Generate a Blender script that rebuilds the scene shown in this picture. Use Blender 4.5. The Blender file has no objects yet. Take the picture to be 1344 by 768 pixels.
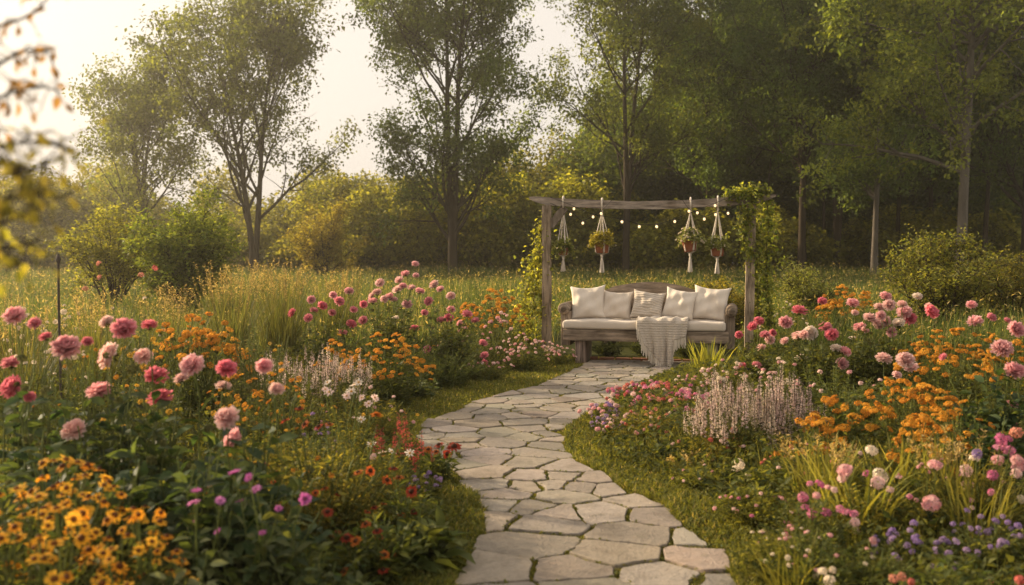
import bpy, math, random
import numpy as np
from mathutils import Vector, Matrix, Quaternion

# ------------------------------------------------------------------ camera, world, sun, exposure
S = bpy.context.scene
COL = S.collection
rad = math.radians
F = 1344 * 35 / 36.0                       # focal length in photo pixels
CAM_H, PITCH = 1.55, math.atan((384 - 320) / F)

cam_data = bpy.data.cameras.new("camera")
cam_data.lens, cam_data.sensor_width = 35, 36
cam_data.clip_start, cam_data.clip_end = 0.1, 2000
cam_data.dof.use_dof = True
cam_data.dof.focus_distance = 12.0
cam_data.dof.aperture_fstop = 2.2
cam = bpy.data.objects.new("camera", cam_data)
cam.location = (0, 0, CAM_H)
cam.rotation_euler = (math.pi / 2 - PITCH, 0, 0)
COL.objects.link(cam)
S.camera = cam

SUN_AZ, SUN_EL = rad(-62), rad(19)          # azimuth from +Y, negative = to the left
world = bpy.data.worlds.new("World")
S.world = world
world.use_nodes = True
wn, wl = world.node_tree.nodes, world.node_tree.links
bg = wn["Background"]
sky = wn.new("ShaderNodeTexSky")
sky.sky_type = 'NISHITA'
sky.sun_disc = False
sky.sun_elevation, sky.sun_rotation = SUN_EL, SUN_AZ
sky.altitude, sky.air_density, sky.dust_density, sky.ozone_density = 0, 1.0, 6.0, 1.0
veil = wn.new("ShaderNodeMix")              # thin high overcast: pale cream veil over the clear sky
veil.data_type = 'RGBA'
veil.inputs[0].default_value = 0.86
wl.new(sky.outputs[0], veil.inputs[6])
veil.inputs[7].default_value = (4.05, 3.65, 3.25, 1)
wl.new(veil.outputs[2], bg.inputs["Color"])
bg.inputs["Strength"].default_value = 0.13

sun_data = bpy.data.lights.new("sun", 'SUN')
sun_data.energy, sun_data.angle = 5.0, rad(2.0)
sun_data.color = (1.0, 0.80, 0.54)
sun = bpy.data.objects.new("sun", sun_data)
sdir = Vector((math.sin(SUN_AZ) * math.cos(SUN_EL), math.cos(SUN_AZ) * math.cos(SUN_EL), math.sin(SUN_EL)))
sun.rotation_euler = (-sdir).to_track_quat('-Z', 'Y').to_euler()
sun.location = sdir * 60
COL.objects.link(sun)

S.view_settings.view_transform = 'Standard'
S.view_settings.look = 'None'
S.view_settings.exposure = 1.0
S.view_settings.gamma = 1.0
S.view_settings.use_curve_mapping = False
S.render.engine = 'CYCLES'
cy = S.cycles
cy.use_denoising = True
cy.max_bounces, cy.diffuse_bounces, cy.glossy_bounces = 6, 3, 2
cy.transmission_bounces, cy.transparent_max_bounces, cy.volume_bounces = 4, 4, 0
cy.sample_clamp_indirect = 4.0

HAZE_DENSITY, HAZE_G = 0.0022, 0.82

def haze_box():
    m = bpy.data.materials.new("haze"); m.use_nodes = True
    n, l = m.node_tree.nodes, m.node_tree.links
    n.remove(n["Principled BSDF"])
    v = n.new("ShaderNodeVolumePrincipled")
    v.inputs["Color"].default_value = (1.0, .93, .76, 1)
    v.inputs["Density"].default_value = HAZE_DENSITY
    v.inputs["Anisotropy"].default_value = HAZE_G
    l.new(v.outputs[0], n["Material Output"].inputs["Volume"])
    me = bpy.data.meshes.new("haze")
    x0, x1, y0, y1, z0, z1 = -75, 75, -12, 88, -1.4, 24
    me.from_pydata([(x, y, z) for z in (z0, z1) for y in (y0, y1) for x in (x0, x1)], [],
                   [(0, 2, 3, 1), (4, 5, 7, 6), (0, 1, 5, 4), (2, 6, 7, 3), (0, 4, 6, 2), (1, 3, 7, 5)])
    me.materials.append(m)
    o = bpy.data.objects.new("haze", me); COL.objects.link(o); o["kind"] = "stuff"; o["label"] = "warm evening haze over the garden and meadow"
haze_box()

# ------------------------------------------------------------------ layout helpers
def at(px, py, D):
    """point of the garden seen at photo pixel (px, py) at depth D metres"""
    fw = Vector((0, math.cos(PITCH), -math.sin(PITCH)))
    up = Vector((0, math.sin(PITCH), math.cos(PITCH)))
    d = fw * F + Vector((1, 0, 0)) * (px - 672) + up * (384 - py)
    return Vector((0, 0, CAM_H)) + d * (D / d.y)

def gnd(px, py):
    """ground point under photo pixel"""
    p1 = at(px, py, 1.0)
    k = CAM_H / (CAM_H - p1.z)
    return Vector((p1.x * k, k, 0))

def gx(px, D):
    return at(px, 320, D).x

def nrm(a):
    return a / np.maximum(np.linalg.norm(a, axis=-1, keepdims=True), 1e-9)

# ------------------------------------------------------------------ mesh builder
class MB:
    def __init__(s):
        s.v, s.c, s.q, s.t, s.n = [], [], [], [], 0
        s.ngon = []
    def add(s, verts, quads=None, tris=None, col=(1, 1, 1)):
        verts = np.asarray(verts, float).reshape(-1, 3)
        c = np.asarray(col, float)
        if c.ndim == 1:
            c = np.tile(c, (len(verts), 1))
        s.v.append(verts); s.c.append(c)
        if quads is not None and len(quads): s.q.append(np.asarray(quads, int).reshape(-1, 4) + s.n)
        if tris is not None and len(tris): s.t.append(np.asarray(tris, int).reshape(-1, 3) + s.n)
        s.n += len(verts)
    def poly(s, verts, col=(1, 1, 1)):
        verts = np.asarray(verts, float)
        s.v.append(verts); s.c.append(np.tile(np.asarray(col, float), (len(verts), 1)))
        s.ngon.append(np.arange(len(verts)) + s.n)
        s.n += len(verts)
    def mesh(s, name, mat, smooth=True):
        me = bpy.data.meshes.new(name)
        V = np.concatenate(s.v) if s.v else np.zeros((0, 3))
        C = np.concatenate(s.c) if s.c else np.zeros((0, 3))
        faces = []
        Q = np.concatenate(s.q) if s.q else np.zeros((0, 4), int)
        T = np.concatenate(s.t) if s.t else np.zeros((0, 3), int)
        loops = np.concatenate([Q.ravel(), T.ravel()] + [g for g in s.ngon]) if (len(Q) or len(T) or s.ngon) else np.zeros(0, int)
        sizes = np.concatenate([np.full(len(Q), 4), np.full(len(T), 3), np.array([len(g) for g in s.ngon], int)]).astype(int)
        starts = np.concatenate([[0], np.cumsum(sizes)[:-1]]).astype(int) if len(sizes) else np.zeros(0, int)
        me.vertices.add(len(V)); me.vertices.foreach_set("co", V.astype(np.float32).ravel())
        me.loops.add(len(loops)); me.loops.foreach_set("vertex_index", loops.astype(np.int32))
        me.polygons.add(len(sizes))
        me.polygons.foreach_set("loop_start", starts.astype(np.int32))
        me.polygons.foreach_set("loop_total", sizes.astype(np.int32))
        me.polygons.foreach_set("use_smooth", np.full(len(sizes), smooth))
        a = me.attributes.new("tint", 'FLOAT_COLOR', 'POINT')
        a.data.foreach_set("color", np.concatenate([C, np.ones((len(C), 1))], 1).astype(np.float32).ravel())
        me.update(calc_edges=True)
        me.materials.append(mat)
        return me
    def obj(s, name, mat, parent=None, smooth=True):
        o = bpy.data.objects.new(name, s.mesh(name, mat, smooth))
        COL.objects.link(o)
        if parent is not None: o.parent = parent
        return o

def tag(o, label=None, cat=None, group=None, kind=None):
    if label: o["label"] = label
    if cat: o["category"] = cat
    if group: o["group"] = group
    if kind: o["kind"] = kind
    return o

def thing(name, label, cat, loc=(0, 0, 0), rz=0.0, group=None):
    o = bpy.data.objects.new(name, None)
    o.empty_display_size = 0.1
    o.location = loc; o.rotation_euler = (0, 0, rz)
    COL.objects.link(o)
    return tag(o, label, cat, group)

def frames(y, z):
    """N orthonormal frames with column 1 = y and column 2 close to z"""
    y = nrm(y); x = nrm(np.cross(y, z)); z2 = np.cross(x, y)
    return np.stack([x, y, z2], -1)

def inst(mb, tv, tq, tt, M, P, scale, col, tcol=None):
    """N copies of a template: M (N,3,3), P (N,3), scale (N,) or (N,3), col (N,3); tcol (k,) per-vertex brightness"""
    N, k = len(P), len(tv)
    sc = np.asarray(scale, float)
    if sc.ndim == 1: sc = np.repeat(sc[:, None], 3, 1)
    L = tv[None] * sc[:, None, :]
    V = np.einsum('nij,nkj->nki', M, L) + P[:, None]
    off = (np.arange(N) * k)[:, None, None]
    q = (np.asarray(tq)[None] + off).reshape(-1, 4) if tq is not None and len(tq) else None
    t = (np.asarray(tt)[None] + off).reshape(-1, 3) if tt is not None and len(tt) else None
    C = np.repeat(np.asarray(col)[:, None], k, 1)
    if tcol is not None:
        tc = np.asarray(tcol, float)
        C = C * (tc[None, :, None] if tc.ndim == 1 else tc[None])
    mb.add(V.reshape(-1, 3), q, t, C.reshape(-1, 3))

def tubes(mb, P, R, sides, col, cap=False):
    """P (N,K,3) curves, R (N,K) radii, col (3,) or (N,3)"""
    P = np.asarray(P, float); N, K, _ = P.shape
    R = np.broadcast_to(np.asarray(R, float), (N, K))
    T = nrm(np.gradient(P, axis=1))
    ref = np.where(np.abs(T[..., 2:3]) > .9, np.array([1., 0, 0]), np.array([0, 0, 1.]))
    U = nrm(np.cross(T, ref)); W = np.cross(T, U)
    a = np.arange(sides) * 2 * math.pi / sides
    V = P[:, :, None] + R[:, :, None, None] * (np.cos(a)[:, None] * U[:, :, None] + np.sin(a)[:, None] * W[:, :, None])
    i = np.arange(K - 1)[:, None] * sides; j = np.arange(sides)[None]; j2 = (j + 1) % sides
    q = np.stack([i + j, i + j2, i + sides + j2, i + sides + j], -1).reshape(-1, 4)
    q = (q[None] + (np.arange(N) * K * sides)[:, None, None]).reshape(-1, 4)
    c = np.asarray(col, float)
    if c.ndim == 2: c = np.repeat(c, K * sides, 0)
    base = mb.n
    mb.add(V.reshape(-1, 3), q, None, c)
    if cap:
        for n in range(N):
            for e in (0, K - 1):
                mb.poly(V[n, e], c if c.ndim == 1 else c[0])

def box(mb, lo, hi, col=(1, 1, 1), M=None, bev=0.0):
    lo, hi = np.array(lo, float), np.array(hi, float)
    b = bev
    if b <= 0:
        v = np.array([[x, y, z] for z in (lo[2], hi[2]) for y in (lo[1], hi[1]) for x in (lo[0], hi[0])])
        q = [(0, 2, 3, 1), (4, 5, 7, 6), (0, 1, 5, 4), (2, 6, 7, 3), (0, 4, 6, 2), (1, 3, 7, 5)]
        if M is not None: v = v @ np.array(M.to_3x3()).T + np.array(M.translation)
        mb.add(v, q, None, col); return
    import bmesh
    bm = bmesh.new()
    bmesh.ops.create_cube(bm, size=1)
    for w in bm.verts:
        w.co = Vector([lo[i] + (w.co[i] + .5) * (hi[i] - lo[i]) for i in range(3)])
    bmesh.ops.bevel(bm, geom=bm.edges[:], offset=b, segments=2, affect='EDGES', profile=.6)
    bm.verts.index_update()
    v = np.array([w.co[:] for w in bm.verts])
    if M is not None: v = v @ np.array(M.to_3x3()).T + np.array(M.translation)
    q = [[w.index for w in f.verts] for f in bm.faces if len(f.verts) == 4]
    t = [[w.index for w in f.verts] for f in bm.faces if len(f.verts) == 3]
    n0 = mb.n
    mb.add(v, q, t, col)
    bm.free()

# ------------------------------------------------------------------ materials
def new_mat(name):
    m = bpy.data.materials.new(name); m.use_nodes = True
    n, l = m.node_tree.nodes, m.node_tree.links
    return m, n, l, n["Principled BSDF"], n["Material Output"]

def tint_node(n):
    a = n.new("ShaderNodeAttribute"); a.attribute_name = "tint"; return a

def noise(n, l, scale, detail=4, rough=.6, coord='Object', vec=None):
    t = n.new("ShaderNodeTexNoise"); t.inputs["Scale"].default_value = scale
    t.inputs["Detail"].default_value = detail; t.inputs["Roughness"].default_value = rough
    if vec is None:
        tc = n.new("ShaderNodeTexCoord"); l.new(tc.outputs[coord], t.inputs["Vector"])
    else:
        l.new(vec, t.inputs["Vector"])
    return t

def mixc(n, l, fac, a, b, blend='MIX'):
    m = n.new("ShaderNodeMix"); m.data_type = 'RGBA'; m.blend_type = blend
    for sock, v in ((0, fac), (6, a), (7, b)):
        if hasattr(v, "is_linked"): l.new(v, m.inputs[sock])
        elif isinstance(v, (int, float)): m.inputs[sock].default_value = v
        else: m.inputs[sock].default_value = (*v, 1)
    return m.outputs[2]

def ramp(n, l, src, stops):
    r = n.new("ShaderNodeValToRGB"); l.new(src, r.inputs[0])
    e = r.color_ramp.elements
    while len(e) < len(stops): e.new(.5)
    for k, (p, c) in zip(e, stops): k.position = p; k.color = (*c, 1) if len(c) == 3 else c
    return r.outputs[0]

def bump(n, l, h, strength, dist, bsdf):
    b = n.new("ShaderNodeBump"); b.inputs["Strength"].default_value = strength; b.inputs["Distance"].default_value = dist
    l.new(h, b.inputs["Height"]); l.new(b.outputs[0], bsdf.inputs["Normal"])

def leaf_mat(name, transl, tmul, rough=.5, spec=.35, vary=.25, gain=1.0):
    m, n, l, b, out = new_mat(name)
    a = tint_node(n)
    hs = n.new("ShaderNodeHueSaturation")
    oi = n.new("ShaderNodeObjectInfo")
    mr = n.new("ShaderNodeMapRange"); mr.inputs[3].default_value = (1 - vary) * gain; mr.inputs[4].default_value = (1 + vary) * gain
    l.new(oi.outputs["Random"], mr.inputs[0]); l.new(mr.outputs[0], hs.inputs["Value"])
    l.new(a.outputs["Color"], hs.inputs["Color"])
    l.new(hs.outputs[0], b.inputs["Base Color"])
    b.inputs["Roughness"].default_value = rough
    b.inputs["Specular IOR Level"].default_value = spec
    tr = n.new("ShaderNodeBsdfTranslucent")
    tc = mixc(n, l, 1.0, hs.outputs[0], tmul, 'MULTIPLY')
    l.new(tc, tr.inputs["Color"])
    mx = n.new("ShaderNodeMixShader"); mx.inputs[0].default_value = transl
    l.new(b.outputs[0], mx.inputs[1]); l.new(tr.outputs[0], mx.inputs[2]); l.new(mx.outputs[0], out.inputs["Surface"])
    return m

M_LEAF = leaf_mat("leaf", .42, (1.9, 1.7, .7), .62, .18, .12, 1.45)
M_GRASS = leaf_mat("grass", .45, (1.8, 1.6, .7), .65, .15, .05, 1.4)
M_TREELEAF = leaf_mat("tree_leaf", .50, (1.85, 1.75, .6), .6, .2, .10, 1.75)
M_THINLEAF = leaf_mat("thin_leaf", .68, (1.7, 1.5, .7), .6, .15, .05, 1.3)
M_PETAL = leaf_mat("petal", .48, (1.15, 1.05, 1.0), .7, .15, .10)

def bark_mat(name, c1, c2, scale=6):
    m, n, l, b, out = new_mat(name)
    tc = n.new("ShaderNodeTexCoord"); mp = n.new("ShaderNodeMapping")
    mp.inputs["Scale"].default_value = (1, 1, .18); l.new(tc.outputs["Object"], mp.inputs[0])
    t = noise(n, l, scale, 6, .7, vec=mp.outputs[0])
    l.new(ramp(n, l, t.outputs["Fac"], [(.3, c1), (.7, c2)]), b.inputs["Base Color"])
    b.inputs["Roughness"].default_value = .95; b.inputs["Specular IOR Level"].default_value = .1
    bump(n, l, t.outputs["Fac"], .8, .03, b)
    return m
M_BARK = bark_mat("bark", (.022, .016, .011), (.075, .056, .038))
M_BIRCH = bark_mat("pale_bark", (.07, .058, .045), (.19, .165, .135), 5)

def wood_mat():
    m, n, l, b, out = new_mat("weathered_wood")
    a = tint_node(n)
    tc = n.new("ShaderNodeTexCoord"); mp = n.new("ShaderNodeMapping")
    mp.inputs["Scale"].default_value = (.9, 9, 9); l.new(tc.outputs["Object"], mp.inputs[0])
    t = noise(n, l, 3.0, 8, .7, vec=mp.outputs[0])
    t2 = noise(n, l, 2.2, 4, .6)
    grain = ramp(n, l, t.outputs["Fac"], [(.33, (.22, .20, .18)), (.5, (.8, .78, .75)), (.66, (1.3, 1.25, 1.18))])
    blot = ramp(n, l, t2.outputs["Fac"], [(.35, (.6, .55, .48)), (.65, (1.15, 1.12, 1.08))])
    c = mixc(n, l, 1.0, mixc(n, l, 1.0, a.outputs["Color"], grain, 'MULTIPLY'), blot, 'MULTIPLY')
    l.new(c, b.inputs["Base Color"]); b.inputs["Roughness"].default_value = .9; b.inputs["Specular IOR Level"].default_value = .15
    bump(n, l, t.outputs["Fac"], .6, .008, b)
    return m
M_WOOD = wood_mat()

def wood_v_mat():
    m = M_WOOD.copy(); m.name = "weathered_post_wood"
    for nd in m.node_tree.nodes:
        if nd.type == 'MAPPING': nd.inputs["Scale"].default_value = (14, 14, 1.2)
    return m
M_POST = wood_v_mat()

def cloth_mat(name, c, weave=140, stripes=None, knit=False):
    m, n, l, b, out = new_mat(name)
    tc = n.new("ShaderNodeTexCoord")
    t = noise(n, l, weave, 3, .7)
    t2 = noise(n, l, 6, 3, .5)
    col = mixc(n, l, t2.outputs["Fac"], [k * .9 for k in c], [min(1, k * 1.06) for k in c])
    if stripes:
        w = n.new("ShaderNodeTexWave"); w.wave_type = 'BANDS'; w.bands_direction = 'Z'
        w.inputs["Scale"].default_value = stripes; w.inputs["Distortion"].default_value = .6; w.inputs["Detail"].default_value = 1
        l.new(tc.outputs["Object"], w.inputs[0])
        col = mixc(n, l, w.outputs["Fac"], [k * .72 for k in c], col)
        h = w.outputs["Fac"]; ds = .012
    elif knit:
        w = n.new("ShaderNodeTexWave"); w.wave_type = 'BANDS'; w.bands_direction = 'Z'
        w.inputs["Scale"].default_value = 10; w.inputs["Distortion"].default_value = 3.0; w.inputs["Detail Scale"].default_value = 6
        l.new(tc.outputs["UV"] if False else tc.outputs["Object"], w.inputs[0])
        col = mixc(n, l, w.outputs["Fac"], [k * .82 for k in c], col)
        h = w.outputs["Fac"]; ds = .012
    else:
        h = t.outputs["Fac"]; ds = .004
    col = mixc(n, l, .35, col, mixc(n, l, t.outputs["Fac"], [k * .75 for k in c], [min(1, k * 1.1) for k in c]))
    l.new(col, b.inputs["Base Color"]); b.inputs["Roughness"].default_value = .95; b.inputs["Specular IOR Level"].default_value = .1
    b.inputs["Sheen Weight"].default_value = .25
    bump(n, l, h, .6, ds, b)
    return m
M_LINEN = cloth_mat("oatmeal_linen", (.60, .515, .42))
M_LINEN2 = cloth_mat("pale_linen", (.64, .56, .465))
M_STRIPE = cloth_mat("ribbed_linen", (.54, .46, .37), stripes=9)
M_KNIT = cloth_mat("knit_wool", (.53, .455, .37), knit=True)
M_CORD = cloth_mat("cotton_cord", (.66, .58, .47), weave=220)

def plain(name, c, rough=.7, spec=.3, nscale=20, var=.2, emit=None, estr=0, metal=0):
    m, n, l, b, out = new_mat(name)
    t = noise(n, l, nscale, 4, .6)
    l.new(mixc(n, l, t.outputs["Fac"], [k * (1 - var) for k in c], [min(1, k * (1 + var)) for k in c]), b.inputs["Base Color"])
    b.inputs["Roughness"].default_value = rough; b.inputs["Specular IOR Level"].default_value = spec; b.inputs["Metallic"].default_value = metal
    if emit:
        b.inputs["Emission Color"].default_value = (*emit, 1); b.inputs["Emission Strength"].default_value = estr
    bump(n, l, t.outputs["Fac"], .2, .004, b)
    return m
M_TERRA = plain("terracotta", (.29, .105, .052), .85, .2, 18, .3)
M_BULB = plain("lit_bulb", (.9, .8, .6), .3, .5, 10, .05, (1.0, .66, .30), .75)
M_WIRE = plain("dark_wire", (.03, .025, .02), .6)
M_SOCKET = plain("bulb_socket", (.08, .07, .05), .5)
M_BRICK = plain("worn_brick", (.26, .12, .07), .9, .1, 30, .35)
M_STAKE = plain("rusty_stake", (.06, .045, .035), .8, .3, 40, .4)

def stone_mat():
    m, n, l, b, out = new_mat("flagstone")
    a = tint_node(n)
    big = noise(n, l, 3.0, 6, .65); fine = noise(n, l, 45, 5, .7); med = noise(n, l, 11, 5, .7)
    c = mixc(n, l, 1, a.outputs["Color"], ramp(n, l, big.outputs["Fac"], [(.3, (.68, .66, .63)), (.5, (1, 1, 1)), (.72, (1.16, 1.11, 1.04))]), 'MULTIPLY')
    c = mixc(n, l, 1, c, ramp(n, l, fine.outputs["Fac"], [(.3, (.82, .81, .8)), (.6, (1.06, 1.06, 1.05))]), 'MULTIPLY')
    c = mixc(n, l, ramp(n, l, med.outputs["Fac"], [(.56, (0, 0, 0)), (.72, (.6, .6, .6))]), c, (.15, .13, .085))
    l.new(c, b.inputs["Base Color"]); b.inputs["Roughness"].default_value = .85; b.inputs["Specular IOR Level"].default_value = .2
    add = n.new("ShaderNodeMath"); add.operation = 'ADD'
    l.new(med.outputs["Fac"], add.inputs[0]); l.new(fine.outputs["Fac"], add.inputs[1])
    bump(n, l, add.outputs[0], .9, .016, b)
    return m
M_STONE = stone_mat()

def ground_mat():
    m, n, l, b, out = new_mat("ground")
    t = noise(n, l, .35, 6, .6); t2 = noise(n, l, 9, 6, .7)
    c = ramp(n, l, t.outputs["Fac"], [(.3, (.035, .040, .014)), (.55, (.06, .065, .02)), (.75, (.085, .075, .028))])
    c = mixc(n, l, 1, c, ramp(n, l, t2.outputs["Fac"], [(.3, (.5, .5, .45)), (.7, (1.25, 1.2, 1.05))]), 'MULTIPLY')
    l.new(c, b.inputs["Base Color"]); b.inputs["Roughness"].default_value = 1; b.inputs["Specular IOR Level"].default_value = .05
    bump(n, l, t2.outputs["Fac"], 1, .03, b)
    return m
M_GROUND = ground_mat()

rng = np.random.default_rng(7)
random.seed(7)
def pick(cols, n, jit=.12, r=rng):
    """n colours mixed between two ends, with value jitter"""
    a, b = np.array(cols[0]), np.array(cols[1])
    t = r.random((n, 1))
    return np.clip((a + (b - a) * t) * (1 + r.normal(0, jit, (n, 1))), .003, 1)

# ------------------------------------------------------------------ ground sheet
gm = MB()
xs = np.concatenate([np.linspace(-72, -34, 6), np.linspace(-30, 30, 61), np.linspace(34, 72, 6)])
ys = np.concatenate([np.linspace(-11, -5, 4), np.linspace(-4, 60, 65), np.linspace(64, 86, 5)])
X, Y = np.meshgrid(xs, ys)
Z = -.012 + np.where(Y > 18, .10 * np.sin(X * .21 + 1) * np.sin(Y * .17) * np.clip((Y - 18) / 10, 0, 1), 0)
nx, ny = len(xs), len(ys)
idx = np.arange(nx * ny).reshape(ny, nx)
gm.add(np.stack([X, Y, Z], -1).reshape(-1, 3), np.stack([idx[:-1, :-1], idx[:-1, 1:], idx[1:, 1:], idx[1:, :-1]], -1).reshape(-1, 4))
tag(gm.obj("ground", M_GROUND), kind='structure')

# ------------------------------------------------------------------ flagstone path
LE = [(585, 790), (594, 761), (606, 740), (620, 720), (636, 690), (632, 660), (616, 644), (594, 622), (578, 607), (553, 586), (547, 568), (558, 554), (598, 540), (628, 526), (660, 518), (706, 505), (730, 496), (757, 483), (775, 474.5)]
RE = [(968, 790), (963, 764), (953, 725), (935, 706), (893, 686), (872, 662), (814, 637), (795, 619), (770, 610), (747, 599), (739, 584), (745, 562), (768, 546), (795, 531), (826, 513), (866, 496), (905, 485), (935, 477), (950, 474.5)]
gl = [gnd(*p) for p in LE]; gr = [gnd(*p) for p in RE]
PD = np.linspace(2.6, 13.15, 220)
def edge(g):
    y = np.array([p.y for p in g]); x = np.array([p.x for p in g])
    return np.interp(PD, y, x)
XL, XR = edge(gl), edge(gr)
near = PD < 4.4
XL = np.where(near, XL[near][-1] - .02 * (4.4 - PD), XL); XR = np.where(near, XR[near][-1] - .0 * PD, XR)
def xl(d): return np.interp(d, PD, XL)
def xr(d): return np.interp(d, PD, XR)
def to_world(s, t):     # s = depth, t in 0..1 across
    a, b = xl(s), xr(s)
    return a + (b - a) * t, s

prs = np.random.default_rng(21)
W0 = 1.35
seeds = []
tries = 0
while tries < 9000:
    tries += 1
    s, t = prs.uniform(2.6, 13.15), prs.uniform(0, 1)
    w = (xr(s) - xl(s))
    if prs.random() > w / 2.2: continue
    rmin = prs.choice([.24, .38, .48]) if s < 5.6 else prs.choice([.17, .28, .40, .50]) if s < 11 else prs.choice([.18, .3, .42])
    x, y = to_world(s, t)
    ok = True
    for (s2, t2, x2, y2, r2) in seeds:
        if (x - x2) ** 2 + ((y - y2) * 1.1) ** 2 < ((rmin + r2) / 2) ** 2: ok = False; break
    if ok: seeds.append((s, t, x, y, rmin))
SX = np.array([[a[2], a[3]] for a in seeds])

def clip(poly, p, nvec):
    out = []
    for i in range(len(poly)):
        a, b = poly[i], poly[(i + 1) % len(poly)]
        da, db = np.dot(a - p, nvec), np.dot(b - p, nvec)
        if da <= 0: out.append(a)
        if (da < 0) != (db < 0) and abs(da - db) > 1e-12: out.append(a + (b - a) * (da / (da - db)))
    return out

def cut_to_path(poly):
    """keep the part of a cell that lies between the path's two edges, stepping along the real edge"""
    c = np.mean(poly, 0)
    for _ in range(3):
        for fn, sg in ((xl, -1), (xr, 1)):
            # clip against the edge's tangent next to the cell's worst corner
            worst, wv = None, 0.0
            for p in poly:
                ov = sg * (p[0] - fn(p[1]))
                if ov > wv: wv, worst = ov, p
            if worst is None or wv < .012: continue
            yy = np.clip(.5 * (worst[1] + c[1]), 2.7, 13.0)
            dx = (fn(yy + .12) - fn(yy - .12)) / .24
            nv = np.array([1.0, -dx]) * sg; nv /= np.linalg.norm(nv)
            poly = clip(poly, np.array([fn(yy) + sg * prs.uniform(-.03, .05), yy]), nv)
            if len(poly) < 3: return []
            c = np.mean(poly, 0)
    return poly

sm = MB()
stones2d = []
for i, (s, t, x, y, r) in enumerate(seeds):
    p0 = SX[i]
    poly = [p0 + np.array(q) for q in ((-.8, -.8), (.8, -.8), (.8, .8), (-.8, .8))]
    dd = np.linalg.norm(SX - p0, axis=1)
    for j in np.argsort(dd)[1:26]:
        d = SX[j] - p0
        gap = prs.uniform(.006, .018)
        poly = clip(poly, p0 + d * .5 - d / np.linalg.norm(d) * gap, d)
        if len(poly) < 3: break
    if len(poly) < 3: continue
    # outer limits of the slabs along the path's ends
    poly = clip(poly, np.array([0, 13.12]), np.array([0, 1.0])) if poly else poly
    if len(poly) < 3: continue
    poly = cut_to_path(poly)
    if len(poly) < 3: continue
    P = np.array(poly)
    area = .5 * abs(np.sum(P[:, 0] * np.roll(P[:, 1], -1) - P[:, 1] * np.roll(P[:, 0], -1)))
    if area < .012: continue
    # split long edges and roughen them, soften the corners
    pts = []
    for k in range(len(P)):
        a, b = P[k], P[(k + 1) % len(P)]
        L = np.linalg.norm(b - a)
        if L < .03: continue
        n = max(2, int(L / .05))
        e = np.array([-(b - a)[1], (b - a)[0]]) / L
        bow = prs.normal(0, .007)
        cut = min(.011, L * .12)
        for q in range(n + 1):
            u = cut / L + (1 - 2 * cut / L) * q / n
            pts.append(a + (b - a) * u + e * (bow * math.sin(u * math.pi) + prs.normal(0, .0045)))
    if len(pts) < 4: continue
    pts = np.array(pts)
    c = pts.mean(0)
    stones2d.append(pts)
    h = prs.uniform(.006, .015)
    tilt = prs.normal(0, .008, 2)
    base = np.array([.305, .262, .214]) * prs.uniform(.70, 1.10) * np.array([1 + prs.normal(0, .03), 1, 1 + prs.normal(0, .035)])
    K = len(pts)
    def ring(f, z, zt=True):
        q = c + (pts - c) * f
        zz = z + ((q - c) @ tilt if zt else 0)
        return np.column_stack([q, np.broadcast_to(zz, K)])
    inner = 1 - .008 / max(.08, math.sqrt(area))
    R0, R1, R2 = ring(1.0, -.02, False), ring(1.0, h - .004), ring(inner, h)
    rows = np.concatenate([R0, R1, R2])
    j = np.arange(K); j2 = (j + 1) % K
    q = np.concatenate([np.stack([a * K + j, a * K + j2, (a + 1) * K + j2, (a + 1) * K + j], -1) for a in (0, 1)])
    sgn = np.sum(pts[:, 0] * np.roll(pts[:, 1], -1) - pts[:, 1] * np.roll(pts[:, 0], -1))
    if sgn < 0: q = q[:, ::-1]
    sm.add(rows, q, None, base)
    sm.poly(R2 if sgn > 0 else R2[::-1], base)
tag(sm.obj("path", M_STONE, smooth=False), kind='structure')

def on_stone(x, y, slack=.0):
    """mask of points that fall inside any flagstone"""
    m = np.zeros(len(x), bool)
    for pts in stones2d:
        c = pts.mean(0); q = c + (pts - c) * (1 - slack)
        lo, hi = q.min(0), q.max(0)
        ii = np.nonzero((x > lo[0]) & (x < hi[0]) & (y > lo[1]) & (y < hi[1]) & ~m)[0]
        if not len(ii): continue
        X0, Y0 = x[ii], y[ii]; ins = np.zeros(len(ii), bool)
        for k in range(len(q)):
            a, b = q[k], q[(k + 1) % len(q)]
            cond = (a[1] > Y0) != (b[1] > Y0)
            if a[1] != b[1]:
                xi = (b[0] - a[0]) * (Y0 - a[1]) / (b[1] - a[1]) + a[0]
                ins ^= cond & (X0 < xi)
        m[ii[ins]] = True
    return m

# brick edging strip under the bench
em = MB()
for k in range(9):
    x0 = .95 + k * .215
    tt = prs.uniform(.8, 1.15)
    Mx = Matrix.Translation((x0 + .1, 13.28 - k * .05, .02)) @ Matrix.Rotation(rad(-13) + prs.normal(0, .02), 4, 'Z')
    box(em, (-.1, -.05, -.03), (.1, .05, .012 + prs.uniform(0, .008)), (tt,) * 3, Mx, .006)
tag(em.obj("brick_path_edging", M_BRICK, smooth=False), kind='structure')

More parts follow.
